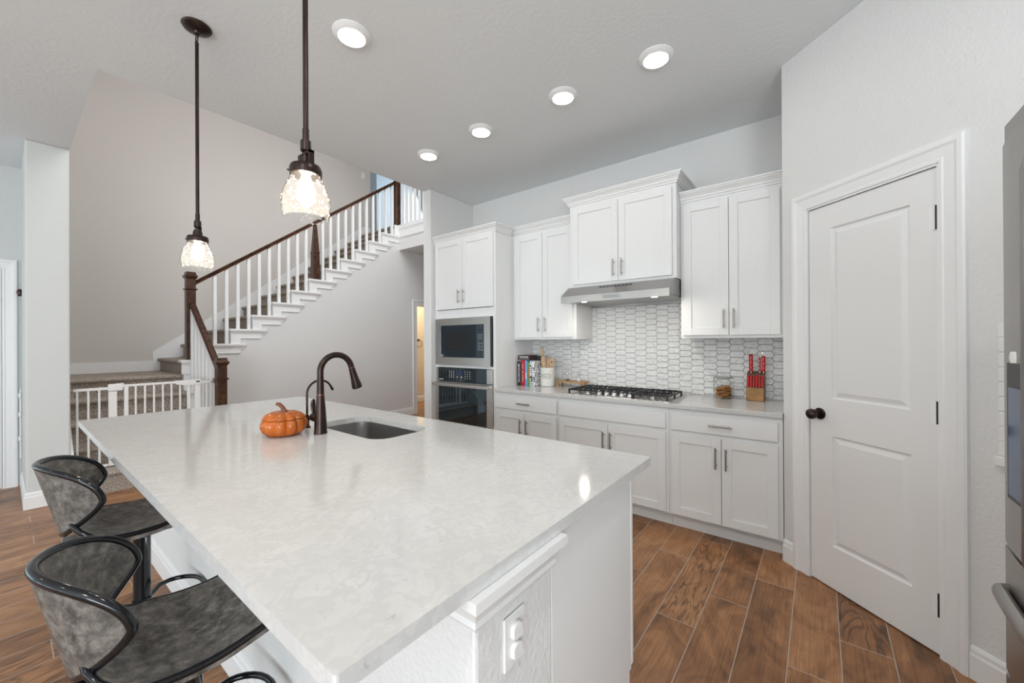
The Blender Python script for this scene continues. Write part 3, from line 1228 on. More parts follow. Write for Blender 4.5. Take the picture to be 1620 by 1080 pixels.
# built-in microwave
mw = thing('microwave', 'built-in microwave with wide stainless frame above the wall oven', 'microwave', (-2.92, 2.95, 1.104))
MX0, MX1, MZ0, MZ1, MY = -3.318, -2.530, 1.103, 1.596, YB - .034
b = MB()
wx0, wx1, wz0, wz1 = -3.243, -2.608, 1.186, 1.523
for x0, x1, z0, z1 in ((MX0, wx0, MZ0, MZ1), (wx1, MX1, MZ0, MZ1), (wx0, wx1, MZ0, wz0), (wx0, wx1, wz1, MZ1)):
    b.box(x0, x1, MY, YB - .002, z0, z1)
b.build('trim_frame', 'stainless', mw)
b = MB(); b.box(wx0, wx1, MY + .006, YB - .004, wz0, wz1); mg = b.build('glass_door', 'black_glass', mw)
b = MB(); b.box(-3.16, -2.83, MY + .0045, MY + .0058, 1.265, 1.455); b.build('viewing_window', 'oven_cavity', mg)
b = MB(); b.box(MX0 + .08, MX1 - .08, YB - .002, YB + .42, MZ0 + .02, MZ1 - .02); b.build('oven_box', 'dark_plastic', mw)
b = MB(); b.box(MX1 - .001, MX1 + .006, MY + .010, YB - .002, MZ0 + .005, MZ1 - .002); b.build('side_vent', 'dark_plastic', mw)
b = MB()
b.box(-2.7265, -2.7245, MY + .0045, MY + .0058, wz0 + .01, wz1 - .01)
kp = b.build('keypad', 'dark_plastic', mg)
b = MB()
for r in range(4):
    for c in range(3):
        b.box(-2.695 + c * .024, -2.684 + c * .024, MY + .0040, MY + .0058, 1.418 - r * .016, 1.424 - r * .016)
for r in range(5):
    b.box(-2.695, -2.668 + .02 * (r % 2), MY + .0040, MY + .0058, 1.345 - r * .016, 1.349 - r * .016)
    b.box(-2.643, -2.630, MY + .0040, MY + .0058, 1.345 - r * .016, 1.350 - r * .016)
for c in range(3):
    b.box(-2.695 + c * .026, -2.683 + c * .026, MY + .0040, MY + .0058, 1.262, 1.272)
b.build('key_marks', 'mark_dim', mg)
b = MB(); b.box(-2.693, -2.634, MY + .0040, MY + .0058, 1.452, 1.474); b.build('display', 'display_blue', mg)
b = MB(); b.box(-3.229, -3.200, MY + .0040, MY + .0058, 1.206, 1.211); b.box(-3.229, -3.210, MY + .0040, MY + .0058, 1.190, 1.198); b.build('badge', 'mark_white', mg)

# wall oven
ov = thing('wall_oven', 'black glass wall oven with a wide steel bar handle below the microwave', 'oven', (-2.92, 2.95, .503))
OX0, OX1 = -3.318, -2.520
b = MB(); b.box(OX0 + .04, OX1 - .04, YB - .001, YB + .50, .51, 1.07); b.build('oven_box', 'dark_plastic', ov)
b = MB()
for x0, x1 in ((OX0, -3.282), (-2.583, OX1)):
    MB().box(x0, x1, YB - .026, YB - .002, .931, 1.073, .001).build('panel_trim', 'stainless', ov)
b = MB(); b.box(-3.282, -2.583, YB - .027, YB - .002, .931, 1.073); pn = b.build('control_panel', 'black_glass', ov)
b = MB()
for r in range(4):
    for c in range(3):
        b.box(-3.108 + c * .030, -3.099 + c * .030, YB - .0278, YB - .0265, 1.034 - r * .020, 1.042 - r * .020)
        b.box(-2.880 + c * .034, -2.873 + c * .034, YB - .0278, YB - .0265, 1.034 - r * .022, 1.042 - r * .022)
for x in (-2.995, -2.935):
    b.box(x, x + .012, YB - .0278, YB - .0265, .975, .987)
for x, w in ((-3.272, .010), (-3.250, .024), (-3.218, .012)):
    b.box(x, x + w, YB - .0278, YB - .0265, .944, .953)
b.build('key_marks', 'mark_white', pn)
b = MB(); b.box(-3.010, -2.915, YB - .0278, YB - .0265, 1.005, 1.042); b.build('display', 'oven_display', pn)
b = MB()
zt_, zb_ = .926, .505
for x0, x1 in ((OX0, -3.274), (-2.576, OX1)):
    b.box(x0, x1, YB - .036, YB - .003, zb_, zt_, .001)
b.box(-3.274, -2.576, YB - .036, YB - .003, .900, zt_)
b.build('door_frame', 'stainless', ov)
b = MB(); b.box(-3.274, -2.576, YB - .035, YB - .003, zb_, .900); b.build('oven_door_glass', 'black_glass', ov)
b = MB()
b.box(-3.330, -2.523, YB - .085, YB - .067, .882, .916, .004)
for x in (-3.312, -2.556):
    b.box(x, x + .022, YB - .068, YB - .0355, .884, .914, .002)
b.build('oven_handle', 'stainless', ov)

# ------------------------------------------------------------------ wall cabinets
def wall_cab(label, x0, x1, z0, z1, yf, doors, path, hx, hz):
    t = thing('wall_cabinet', label, 'cabinet', ((x0 + x1) / 2, (yf + KB) / 2, z0))
    b = MB()
    b.box(x0, x1, yf, yf + .019, z0, z1)
    b.box(x0, x0 + .016, yf + .019, KB - .003, z0, z1)
    b.box(x1 - .016, x1, yf + .019, KB - .003, z0, z1)
    b.box(x0 + .016, x1 - .016, yf + .019, KB - .003, z0 + .02, z0 + .036)
    b.box(x0 + .016, x1 - .016, yf + .019, KB - .003, z1 - .016, z1)
    b.build('carcass', CW, t)
    for (a, c), h in zip(doors, hx):
        d = shaker(t, a, c, z0 + .022, z1 - .032, yf - .020)
        pull(d, h, hz, yf - .020)
    crown(t, path, z1 - .006)
    return t


wall_cab('white two-door wall cabinet between the oven tower and the range hood', TX1 + .002, -1.757, 1.366, 2.50 - .06, YU,
         ((-2.447, -2.121), (-2.117, -1.788)), [(TX1 + .002, YU), (-1.757, YU)], (-2.158, -2.080), 1.510)
wall_cab('raised white two-door wall cabinet directly above the range hood', -1.755, -.845, 1.822, 2.548, 3.118,
         ((-1.722, -1.302), (-1.298, -.874)), [(-1.755, KB - .004), (-1.755, 3.118), (-.845, 3.118), (-.845, KB - .004)], (-1.334, -1.262), 1.950)
wall_cab('white two-door wall cabinet to the right of the range hood, above the knife block', -.843, -.178, 1.364, 2.415, YU,
         ((-.822, -.514), (-.510, -.204)), [(-.843, YU), (-.178, YU)], (-.543, -.480), 1.505)

# ------------------------------------------------------------------ range hood
hd = thing('range_hood', 'stainless steel range hood over the gas cooktop', 'range hood', (-1.30, 3.2, 1.67))
HX0, HX1 = -1.750, -.850
HYF = 2.945
b = MB()
b.prism([(HX0, HYF, 1.672), (HX0, HYF, 1.728), (HX0, 3.075, 1.815), (HX0, KB - .016, 1.815), (HX0, KB - .016, 1.672), (HX0, KB - .04, 1.672), (HX0, KB - .04, 1.690), (HX0, HYF + .02, 1.690), (HX0, HYF + .02, 1.672)], (HX1 - HX0, 0, 0))
b.build('hood_body', 'stainless_brushed', hd)
b = MB(); b.box(HX0 + .004, HX1 - .004, HYF + .022, KB - .042, 1.684, 1.6895); b.build('filter_panel', 'fridge_steel', hd)
b = MB(); b.box(-1.372, -1.228, HYF - .003, HYF - .0002, 1.687, 1.718, .001); cp = b.build('control_panel', 'nickel', hd)
b = MB(); b.box(-1.362, -1.238, HYF - .0040, HYF - .0030, 1.692, 1.713); b.build('display', 'mark_dim', cp)
b = MB()
for i in range(9):
    x = -1.43 + i * .032
    for s in (0,):
        c = Vector((x, 3.045, 1.815 - (3.075 - 3.045) * (.087 / .130)))
        dv = Vector((0, .130, .087)).normalized()
        nv = Vector((0, -.087, .130)).normalized()
        b.obox(c, (1, 0, 0), dv, nv, .012, .010, .0012)
b.build('vent_slot', 'dark_plastic', hd)
for x in (-1.56, -.975):
    b = MB(); b.lathe([(.034, 0), (.034, .005), (.026, .006)], (x, 2.995, 1.678), 20); h = b.build('lamp_trim', 'chrome', hd, smooth=True)
    b = MB(); b.lathe([(.025, 0), (.025, .003)], (x, 2.995, 1.676), 20); b.build('lamp', 'hood_lamp', h)

# ------------------------------------------------------------------ base cabinets and worktop
def base_cab(label, x0, x1, dr, doors, hx, dh):
    t = thing('base_cabinet', label, 'cabinet', ((x0 + x1) / 2, 3.2, 0))
    b = MB()
    b.box(x0, x1, YB, YB + .019, .105, CT - .032)
    b.box(x0, x0 + .016, YB + .019, KB - .003, .105, CT - .032)
    b.box(x1 - .016, x1, YB + .019, KB - .003, .105, CT - .032)
    b.box(x0 + .016, x1 - .016, YB + .019, KB - .003, .105, .125)
    b.box(x0 + .016, x1 - .016, KB - .02, KB - .003, .125, CT - .032)
    b.build('carcass', CW, t)
    MB().box(x0, x1, YB + .070, YB + .085, 0, .1045).build('toe_kick', CW, t)
    f = slab_front(t, dr[0], dr[1], .715, .832, YB - .020)
    if dh:
        pull(f, (dr[0] + dr[1]) / 2, .776, YB - .020, False)
    for (a, c), h in zip(doors, hx):
        d = shaker(t, a, c, .118, .688, YB - .020)
        pull(d, h, .562, YB - .020)
    return t


base_cab('white base cabinet beside the oven tower, one drawer above two doors', TX1 + .002, -1.778, (-2.474, -1.790), ((-2.474, -2.133), (-2.129, -1.790)), (-2.168, -2.096), True)
base_cab('white base cabinet under the cooktop with a plain false drawer front', -1.776, -.856, (-1.765, -.876), ((-1.765, -1.322), (-1.318, -.876)), (-1.350, -1.290), False)
base_cab('white base cabinet nearest the pantry door, one drawer above two doors', -.854, -.178, (-.836, -.202), ((-.836, -.518), (-.514, -.202)), (-.547, -.485), True)
b = MB().box(TX1 + .002, -.1765, 2.914, KB - .0145, CT - .031, CT, .003)
tag(b.build('kitchen_worktop', 'quartz', origin=(-1.3, 3.2, CT - .031)), 'long pale quartz worktop along the kitchen wall under the tiled splashback', 'worktop')

# ------------------------------------------------------------------ elongated hexagon splashback
b = MB()
b.box(-2.480, -.1745, KB - .008, KB - .0005, CT - .03, 1.364)
b.box(-1.756, -.844, KB - .008, KB - .0005, 1.364, 1.668)
spl = tag(b.build('tile_splashback', 'grout', origin=(-1.3, KB, CT)), 'glossy white elongated hexagon tile splashback behind the cooktop', 'splashback')
b = MB()
PX, PZ, SL = .0957, .0507, .0165
rnd = random.Random(3)
G = .0020


def clip(poly, ax, val, keep_less):
    out = []
    for i in range(len(poly)):
        p, q = poly[i], poly[(i + 1) % len(poly)]
        a = (p[ax] <= val) if keep_less else (p[ax] >= val)
        c = (q[ax] <= val) if keep_less else (q[ax] >= val)
        if a:
            out.append(p)
        if a != c:
            t = (val - p[ax]) / (q[ax] - p[ax])
            out.append((p[0] + (q[0] - p[0]) * t, p[1] + (q[1] - p[1]) * t))
    return out


def tile(b, poly):
    n = len(poly)
    if n < 3:
        return
    cx = sum(p[0] for p in poly) / n; cz = sum(p[1] for p in poly) / n
    tx, tz = rnd.uniform(-.030, .030), rnd.uniform(-.05, .05)
    rings = []
    for s, y in ((1.0, KB - .0082), (1.0, KB - .0112), (.955, KB - .0130)):
        r = []
        for x, z in poly:
            px, pz = cx + (x - cx) * s, cz + (z - cz) * (s if s == 1 else s - .03)
            yy = y + ((px - cx) * tx + (pz - cz) * tz if s < 1 else 0)
            r.append((px, min(yy, KB - .0083) if s < 1 else yy, pz))
        rings.append(r)
    b.loft(rings)


for region in ((-2.480, -.1745, CT, 1.364), (-1.756, -.844, 1.364, 1.668)):
    X0, X1_, Z0, Z1 = region
    c0 = int(math.floor((X0 + .464) / PX)) - 1
    for ci in range(c0, int((X1_ + .464) / PX) + 2):
        xc = -.464 + PX / 2 + ci * PX
        for ri in range(-2, 20):
            zc_ = 1.1625 - .254 + ri * PZ + (PZ / 2 if ci % 2 else 0)
            hx, hz = PX / 2 - SL / 2 - G * .5, PZ / 2 - G
            poly = [(xc - hx - SL + G * .4, zc_), (xc - hx, zc_ - hz), (xc + hx, zc_ - hz), (xc + hx + SL - G * .4, zc_), (xc + hx, zc_ + hz), (xc - hx, zc_ + hz)]
            for ax, val, less in ((0, X0, False), (0, X1_, True), (1, Z0 + .001, False), (1, Z1, True)):
                if poly:
                    poly = clip(poly, ax, val, less)
            if len(poly) >= 3:
                xs_ = [p[0] for p in poly]; zs_ = [p[1] for p in poly]
                if max(xs_) - min(xs_) > .008 and max(zs_) - min(zs_) > .006:
                    tile(b, poly)
b.build('tiles', 'glazed_tile', spl)

# outlet with round plug-in on the splashback
so = thing('wall_outlet', 'white double wall outlet with a round plug on the tiled splashback behind the wooden riser', 'outlet', (-2.17, KB - .013, 1.01))
YT = KB - .0138
b = MB(); b.box(-2.235, -2.105, YT - .006, YT, .965, 1.052, .003); b.build('cover_plate', 'plastic_white', so)
b = MB(); b.lathe([(.030, 0), (.031, .01), (.029, .028), (.022, .032), (.002, .033)], (-2.205, YT - .0062, 1.012), 24, (0, -1, 0)); b.build('round_plug', 'plastic_white', so, smooth=True)
b = MB(); b.box(-2.160, -2.125, YT - .010, YT - .0062, .977, 1.040, .002); b.build('socket', 'plastic_white', so)

# ------------------------------------------------------------------ gas cooktop
ck = thing('gas_cooktop', 'stainless gas cooktop with black cast iron grates and five front knobs', 'cooktop', (-1.30, 3.1, CT))
CX0, CX1, CY0, CY1 = -1.735, -.838, 2.872, 3.385
CY0 = 2.925
b = MB()
rings = []
for i, z in ((0, CT + .0003), (0, CT + .004), (.006, CT + .010), (.022, CT + .012), (.030, CT + .008)):
    rings.append([(x, y, z) for x, y in round_rect(CX0 + i, CX1 - i, CY0 + i, CY1 - i, .018)])
b.loft(rings)
b.build('tray', 'stainless', ck)
TZ = CT + .008
GH = CT + .045
gx = [CX0 + .035, CX0 + .035 + .275, CX1 - .035 - .275, CX1 - .035]


def grate(x0, x1, y0, y1, nb):
    b = MB()
    w = .009
    for y in (y0, y1 - w):
        b.box(x0, x1, y, y + w, GH - .012, GH)
    for x in (x0, x1 - w):
        b.box(x, x + w, y0 + w, y1 - w, GH - .012, GH)
    ym = (y0 + y1) / 2
    b.box(x0 + w, x1 - w, ym - w / 2, ym + w / 2, GH - .012, GH)
    for i in range(nb):
        x = x0 + (x1 - x0) * (i + 1) / (nb + 1)
        for a, c in ((y0 + w, y0 + .075), (ym - .075, ym - w / 2), (ym + w / 2, ym + .075), (y1 - .075, y1 - w)):
            b.box(x - .0045, x + .0045, a, c, GH - .012, GH + .004)
    for x in (x0, x1 - .012):
        for y in (y0, ym - .006, y1 - .012):
            b.box(x, x + .012, y, y + .012, TZ, GH - .012)
    return b.build('grate', 'cast_iron', ck)


grate(gx[0], gx[1], 2.975, 3.362, 5)
grate(gx[1] + .004, gx[2] - .004, 3.045, 3.362, 5)
grate(gx[2], gx[3], 2.975, 3.362, 5)
for x, y, r in ((-1.56, 3.07, .040), (-1.56, 3.27, .034), (-1.287, 3.20, .055), (-1.01, 3.07, .034), (-1.01, 3.27, .040)):
    b = MB()
    b.lathe([(r * 1.2, 0), (r * 1.2, .006), (r * .9, .010), (r * .9, .016)], (x, y, TZ), 24)
    bn = b.build('burner', 'stainless', ck, smooth=True)
    b = MB(); b.lathe([(r * .92, 0), (r * .95, .004), (r * .85, .008), (.002, .009)], (x, y, TZ + .0165), 24); b.build('burner_cap', 'cast_iron', bn, smooth=True)
for x in (-1.418, -1.354, -1.290, -1.226, -1.162):
    b = MB(); b.lathe([(.025, 0), (.025, .004), (.021, .007), (.018, .024), (.015, .028), (.002, .029)], (x, 2.985, TZ + .0005), 20); kn = b.build('knob', 'chrome', ck, smooth=True)
    b = MB(); b.box(x - .004, x + .004, 2.985 - .017, 2.985 + .017, TZ + .028, TZ + .042, .002); b.build('knob_grip', 'chrome', kn)

# ------------------------------------------------------------------ kitchen island
IX0, IX1, IY0, IY1 = -3.423, -.513, .271, 1.534
il = thing('kitchen_island', 'large white kitchen island base with a textured half wall on the stool side', 'island', (-1.95, .97, 0))
BX0, BX1 = -3.36, -.54
ZT = CT - .0315
MB().box(BX0, BX1, .572, .857, 0, ZT, .008, 2).build('half_wall', 'wall_paint', il)
b = MB()
b.box(BX1 - .018, BX1 - .001, .8575, 1.372, .0, ZT)
b.box(BX1 - .018, BX1 - .001, 1.372, 1.388, .165, ZT)
b.box(BX1 - .020, BX1 - .0, 1.389, 1.409, .175, .84, .003)
b.build('end_panel', CW, il)
b = MB(); b.box(BX0 + .001, BX0 + .018, .8575, 1.388, 0, ZT); b.build('end_panel', CW, il)
b = MB(); b.box(BX0 + .018, BX1 - .018, 1.310, 1.325, 0, .105); b.build('toe_kick', CW, il)
b = MB()
xs = [BX0 + .018, -2.66, -2.28, -1.50, -.98, BX1 - .018]
for x in xs:
    b.box(max(BX0 + .018, x - .02), min(BX1 - .018, x + .02), 1.369, 1.388, .105, ZT)
b.box(BX0 + .018, BX1 - .018, 1.369, 1.388, .105, .13)
b.box(BX0 + .018, BX1 - .018, 1.369, 1.388, ZT - .03, ZT)
b.build('face_frame', CW, il)
for i in range(5):
    a, c = xs[i] + .006, xs[i + 1] - .006
    bb = MB()
    r = .057
    for x0, x1, z0, z1 in ((a, a + r, .14, ZT - .04), (c - r, c, .14, ZT - .04), (a + r, c - r, .14, .14 + r), (a + r, c - r, ZT - .04 - r, ZT - .04)):
        bb.box(x0, x1, 1.3885, 1.408, z0, z1)
    bb.box(a + r, c - r, 1.3885, 1.398, .14 + r, ZT - .04 - r)
    dd = bb.build('door', CW, il)
    bb = MB(); bb.cyl((c - .04, 1.438, .62), (c - .04, 1.438, .76), .006, seg=10)
    for z in (.645, .735):
        bb.cyl((c - .04, 1.408, z), (c - .04, 1.438, z), .0048, seg=8)
    bb.build('handle', 'nickel', dd, smooth=True)
# crown below the slab on the half wall, baseboard round it
b = MB()
CR2 = [(0, 0), (.010, 0), (.013, .008), (.010, .018), (.022, .040), (.040, .062), (.046, .066), (.046, .0875), (0, .0875)]
b.molding([(BX0, .857), (BX0, .572), (BX1, .572), (BX1, .8565)], CR2, ZT - .0880)
b.build('crown_moulding', CW, il)
b = MB()
b.molding([(BX0, .857), (BX0, .572), (BX1, .572), (BX1, .8565)], BASE_PROF)
b.build('baseboard', 'trim_white', il)

# slab with the sink cut-out
SX0, SX1, SY0, SY1 = -2.205, -1.585, 1.040, 1.362
outer = round_rect(IX0, IX1, IY0, IY1, .006, 3)
inner = round_rect(SX0, SX1, SY0, SY1, .085, 8)
b = MB()
b.poly_hole(outer, inner, CT - .031, CT)
tag(b.build('island_countertop', 'quartz', origin=(-1.97, .90, CT - .031)), 'large pale mottled quartz slab on the kitchen island', 'countertop')

sk = thing('kitchen_sink', 'undermount stainless steel sink set in the island slab', 'sink', (-1.895, 1.2, .66))
b = MB()
rings = []
for i, z in ((-.020, CT - .0315), (.002, CT - .0325), (.003, CT - .045), (.006, CT - .15), (.018, CT - .205), (.050, CT - .222)):
    rings.append([(x, y, z) for x, y in round_rect(SX0 + i, SX1 - i, SY0 + i, SY1 - i, max(.04, .085 - i), 8)])
b.loft(rings, cap=False)
vs = [v for v in b.bm.verts]
b._f(vs[-len(rings[-1]):])
o_ = b.build('bowl', 'sink_steel', sk, smooth=True)
b = MB(); b.lathe([(.044, 0), (.044, .003), (.030, .004), (.028, .001)], (-1.895, 1.22, CT - .2215), 24); b.build('drain', 'chrome', sk, smooth=True)

# ------------------------------------------------------------------ faucets
FX, FY = -1.945, .962
fc = thing('pulldown_faucet', 'tall dark bronze pull-down faucet arching over the island sink', 'faucet', (FX, FY, CT))
b = MB()
b.lathe([(.0300, .0003), (.0300, .010), (.0285, .020), (.0275, .060), (.0235, .120), (.0190, .170), (.0175, .190)], (FX, FY, CT), 28)
body = b.build('body', 'bronze', fc, smooth=True)
b = MB(); b.lathe([(.0182, 0), (.0182, .004)], (FX, FY, CT + .1895), 24); b.build('copper_ring', 'bronze_copper', body, smooth=True)
b = MB()
pts = [(FX, FY, CT + .190), (FX, FY, CT + .25), (FX, FY, CT + .29)]
pts += arc((FX, FY + .083, CT + .302), .083, pi, radians(12), 18, (0, 1, 0), (0, 0, 1))
b.tube(pts, [.0172, .0160] + [.0150] * (len(pts) - 2), 16)
b.build('spout', 'bronze', fc, smooth=True)
e = Vector(pts[-1]); dv = (Vector(pts[-1]) - Vector(pts[-2])).normalized()
b = MB(); b.lathe([(.0152, 0), (.0152, .004)], e, 20, dv); b.build('copper_ring', 'bronze_copper', body, smooth=True)
b = MB()
b.lathe([(.0150, 0), (.0165, .02), (.0205, .065), (.0255, .098), (.0255, .112), (.020, .115), (.018, .110)], e + dv * .004, 24, dv)
b.build('spray_head', 'bronze', fc, smooth=True)
b = MB()
b.lathe([(.016, .0), (.0215, .012), (.0225, .030), (.019, .042), (.008, .047)], (FX - .020, FY - .004, CT + .075), 20, (-1, -.1, .05))
hb = b.build('handle_hub', 'bronze', fc, smooth=True)
b = MB()
b.tube([(FX - .055, FY - .006, CT + .088), (FX - .062, FY - .006, CT + .112), (FX - .064, FY - .006, CT + .140), (FX - .060, FY - .006, CT + .158), (FX - .057, FY - .006, CT + .165)], [.008, .010, .0125, .010, .004], 12, flat=.6)
b.build('lever', 'bronze', hb, smooth=True)

GX_, GY_ = -2.135, .985
ff = thing('filter_faucet', 'slim dark bronze gooseneck filter tap behind the orange pumpkin', 'faucet', (GX_, GY_, CT))
b = MB(); b.lathe([(.017, .0003), (.017, .006), (.011, .010), (.010, .060), (.008, .068)], (GX_, GY_, CT), 20); b.build('base', 'bronze', ff, smooth=True)
b = MB()
pts = [(GX_, GY_, CT + .066), (GX_, GY_, CT + .12), (GX_, GY_, CT + .17)] + arc((GX_, GY_ + .068, CT + .176), .068, pi, radians(25), 16, (0, 1, 0), (0, 0, 1))
b.tube(pts, .0055, 10); b.build('spout', 'bronze', ff, smooth=True)
e = Vector(pts[-1]); dv = (Vector(pts[-1]) - Vector(pts[-2])).normalized()
b = MB(); b.lathe([(.0065, 0), (.0065, .022)], e, 12, dv); b.build('nozzle', 'bronze', ff, smooth=True)
b = MB(); b.tube([(GX_ + .009, GY_, CT + .045), (GX_ + .026, GY_ - .004, CT + .047), (GX_ + .03, GY_ - .004, CT + .047)], [.0045, .0045, .006], 10); b.build('lever', 'bronze', ff, smooth=True)

# ceramic pumpkin
PXc, PYc = -2.063, .842
pk = thing('pumpkin_jar', 'glossy orange ceramic pumpkin jar on the island beside the faucet', 'pumpkin', (PXc, PYc, CT))


def pump_ring(r, z, amp, n=90):
    return [(PXc + r * (1 - amp * (1 - abs(cos(5.5 * a)) ** .7)) * cos(a), PYc + r * (1 - amp * (1 - abs(cos(5.5 * a)) ** .7)) * sin(a), CT + z) for a in [2 * pi * i / n for i in range(n)]]


b = MB()
b.loft([pump_ring(r, z, am) for r, z, am in ((.002, .0005, 0), (.050, .0005, .02), (.072, .004, .08), (.092, .020, .14), (.103, .042, .17), (.102, .062, .17), (.095, .076, .16), (.089, .081, .15))])
b.build('body', 'pumpkin_orange', pk, smooth=True, angle=60)
b = MB()
b.loft([pump_ring(r, z, am) for r, z, am in ((.086, .0815, .13), (.094, .0825, .15), (.093, .088, .16), (.079, .102, .19), (.050, .114, .22), (.026, .112, .14), (.012, .108, .05), (.002, .107, 0))])
ld = b.build('lid', 'pumpkin_orange', pk, smooth=True, angle=60)
b = MB()
b.tube([(PXc, PYc, CT + .104), (PXc, PYc, CT + .118), (PXc - .010, PYc - .004, CT + .134), (PXc - .026, PYc - .010, CT + .146), (PXc - .040, PYc - .016, CT + .148)], [.020, .012, .0095, .0095, .0085], 12)
b.build('stem', 'pumpkin_stem', ld, smooth=True)

# outlet on the end of the half wall
ot = thing('island_outlet', 'white duplex outlet with child-proof caps on the end of the island half wall', 'outlet', (BX1, .692, .69))
b = MB(); b.box(BX1 + .0003, BX1 + .007, .655, .730, .632, .747, .003); pl = b.build('cover_plate', 'plastic_white', ot)
for z in (.711, .668):
    b = MB()
    rings = []
    for s, x in ((1.0, .0072), (1.0, .013), (.9, .017)):
        rings.append([(BX1 + x, .692 + .0165 * s * sx, z + sz * s) for sx, sz in [(max(-1, min(1, 1.25 * cos(a))), .0190 * sin(a)) for a in [2 * pi * i / 24 for i in range(24)]]])
    b.loft(rings)
    b.build('safety_cap', 'plastic_white', ot, smooth=True)

# ------------------------------------------------------------------ bar stools
def make_stool(label, loc, seat_z, rotz):
    t = thing('bar_stool', label, 'stool', (0, 0, 0), 'bar stools at the island')
    S = seat_z
    # base, post, sleeve
    b = MB(); b.lathe([(.205, .0), (.207, .006), (.200, .012), (.12, .024), (.05, .034), (.034, .05), (.030, .07)], (0, 0, 0), 48); b.build('base', 'black_chrome', t, smooth=True)
    b = MB(); b.cyl((0, 0, .06), (0, 0, .32), .0245, seg=24); b.build('post', 'black_chrome', t, smooth=True)
    b = MB(); b.lathe([(.0285, .235 + S - .60), (.0285, S - .09), (.033, S - .075)], (0, 0, 0), 24); b.build('sleeve', 'black_chrome', t, smooth=True)
    b = MB(); b.box(-.10, .10, -.09, .09, S - .078, S - .066, .003); b.build('seat_plate', 'dark_plastic', t)
    b = MB(); b.tube([(.03, .0, S - .085), (.07, .01, S - .10), (.082, .012, S - .16), (.084, .012, S - .19)], .005, 8); b.build('lever', 'black_chrome', t, smooth=True)
    # foot rest
    fz = .26
    b = MB()
    pts = [(-.022, .02, fz)] + [(-.11, .06, fz)] + [Vector((0, .10, fz)) + Vector((cos(a) * .125, sin(a) * .105, 0)) for a in [pi - pi * i / 14 for i in range(15)]] + [(.11, .06, fz), (.022, .02, fz)]
    b.tube(pts, .0095, 10)
    b.lathe([(.033, -.018), (.033, .018)], (0, 0, fz), 20)
    b.build('footrest', 'black_chrome', t, smooth=True)
    # saddle seat: u across (-1..1), v from back (0) to front (1)
    NU, NV = 20, 22

    def half_w(v):
        w = .150 + .055 * min(1, v / .28) ** .8 if v < .28 else .205 - .012 * ((v - .28) / .72)
        if v < .10:
            w *= sqrt(max(.0, 1 - ((.10 - v) / .10) ** 2)) * .55 + .45
        return w

    def seat_pt(u, v):
        y = -.205 + .43 * v
        z = S - .030 * sin(pi * min(1, v * 1.15)) ** 1.0 + (.055 * (1 - v / .22) ** 2 if v < .22 else 0) + (.012 * ((v - .6) / .4) if v > .6 else 0)
        z += .012 * (abs(u) ** 2.5)
        return Vector((half_w(v) * u, y, z))
    b = MB()
    top = [[b.bm.verts.new(seat_pt(-1 + 2 * i / NU, j / NV)) for i in range(NU + 1)] for j in range(NV + 1)]
    bot = [[b.bm.verts.new(seat_pt((-1 + 2 * i / NU) * .97, j / NV) - Vector((0, 0, .045 - .012 * abs(-1 + 2 * i / NU) ** 3))) for i in range(NU + 1)] for j in range(NV + 1)]
    for j in range(NV):
        for i in range(NU):
            b._f([top[j][i], top[j][i + 1], top[j + 1][i + 1], top[j + 1][i]])
            b._f([bot[j + 1][i], bot[j + 1][i + 1], bot[j][i + 1], bot[j][i]])
    for j in range(NV):
        b._f([bot[j][0], top[j][0], top[j + 1][0], bot[j + 1][0]])
        b._f([top[j][NU], bot[j][NU], bot[j + 1][NU], top[j + 1][NU]])
    for i in range(NU):
        b._f([bot[0][i], bot[0][i + 1], top[0][i + 1], top[0][i]])
        b._f([top[NV][i], top[NV][i + 1], bot[NV][i + 1], bot[NV][i]])
    se = b.build('seat', 'leather_grey', t, smooth=True, angle=50)
    b = MB()
    edge = [seat_pt(1, 1 - j / NV) for j in range(NV + 1)] + [seat_pt(1 - 2 * i / 10, 0) for i in range(1, 10)] + [seat_pt(-1, j / NV) for j in range(NV + 1)]
    b.tube([p + Vector((0, 0, -.008)) for p in edge], .0090, 10)
    b.build('seat_piping', 'black_chrome', se, smooth=True)
    # wrap-round backrest: a curved shield leaning back, wings brought forward
    BU, BV = 36, 14
    H = .268

    def back_pt(u, v, off=0.0):
        """u -1..1 round the back, v 0 lower edge .. 1 upper edge"""
        s = abs(u)
        mid = .54
        hi = mid + (1 - mid) * max(0.0, 1 - s ** 3.0) ** .55 - .05 * s * s * (1 - s)
        tt_ = max(0.0, (s - .14) / .86)
        lo = mid * (1 - max(0.0, 1 - tt_ ** 1.25) ** .72)
        vv = lo + (hi - lo) * v
        a = u * radians(71)
        R = .197 + .018 * vv + off
        ry = .190 + .020 * vv + off
        x = R * sin(a)
        y = -.030 - ry * cos(a) - .045 * vv * (1 - .35 * s)
        return Vector((x, y, S - .020 + H * vv))
    th = .017
    b = MB()
    oi = [[b.bm.verts.new(back_pt(sin(pi / 2 * (-1 + 2 * i / BU)), j / BV, -th / 2)) for i in range(BU + 1)] for j in range(BV + 1)]
    oo = [[b.bm.verts.new(back_pt(sin(pi / 2 * (-1 + 2 * i / BU)), j / BV, th / 2)) for i in range(BU + 1)] for j in range(BV + 1)]
    for j in range(BV):
        for i in range(BU):
            b._f([oi[j][i], oi[j][i + 1], oi[j + 1][i + 1], oi[j + 1][i]])
            b._f([oo[j + 1][i], oo[j + 1][i + 1], oo[j][i + 1], oo[j][i]])
        b._f([oo[j][0], oi[j][0], oi[j + 1][0], oo[j + 1][0]])
        b._f([oi[j][BU], oo[j][BU], oo[j + 1][BU], oi[j + 1][BU]])
    for i in range(BU):
        b._f([oo[0][i], oo[0][i + 1], oi[0][i + 1], oi[0][i]])
        b._f([oi[BV][i], oi[BV][i + 1], oo[BV][i + 1], oo[BV][i]])
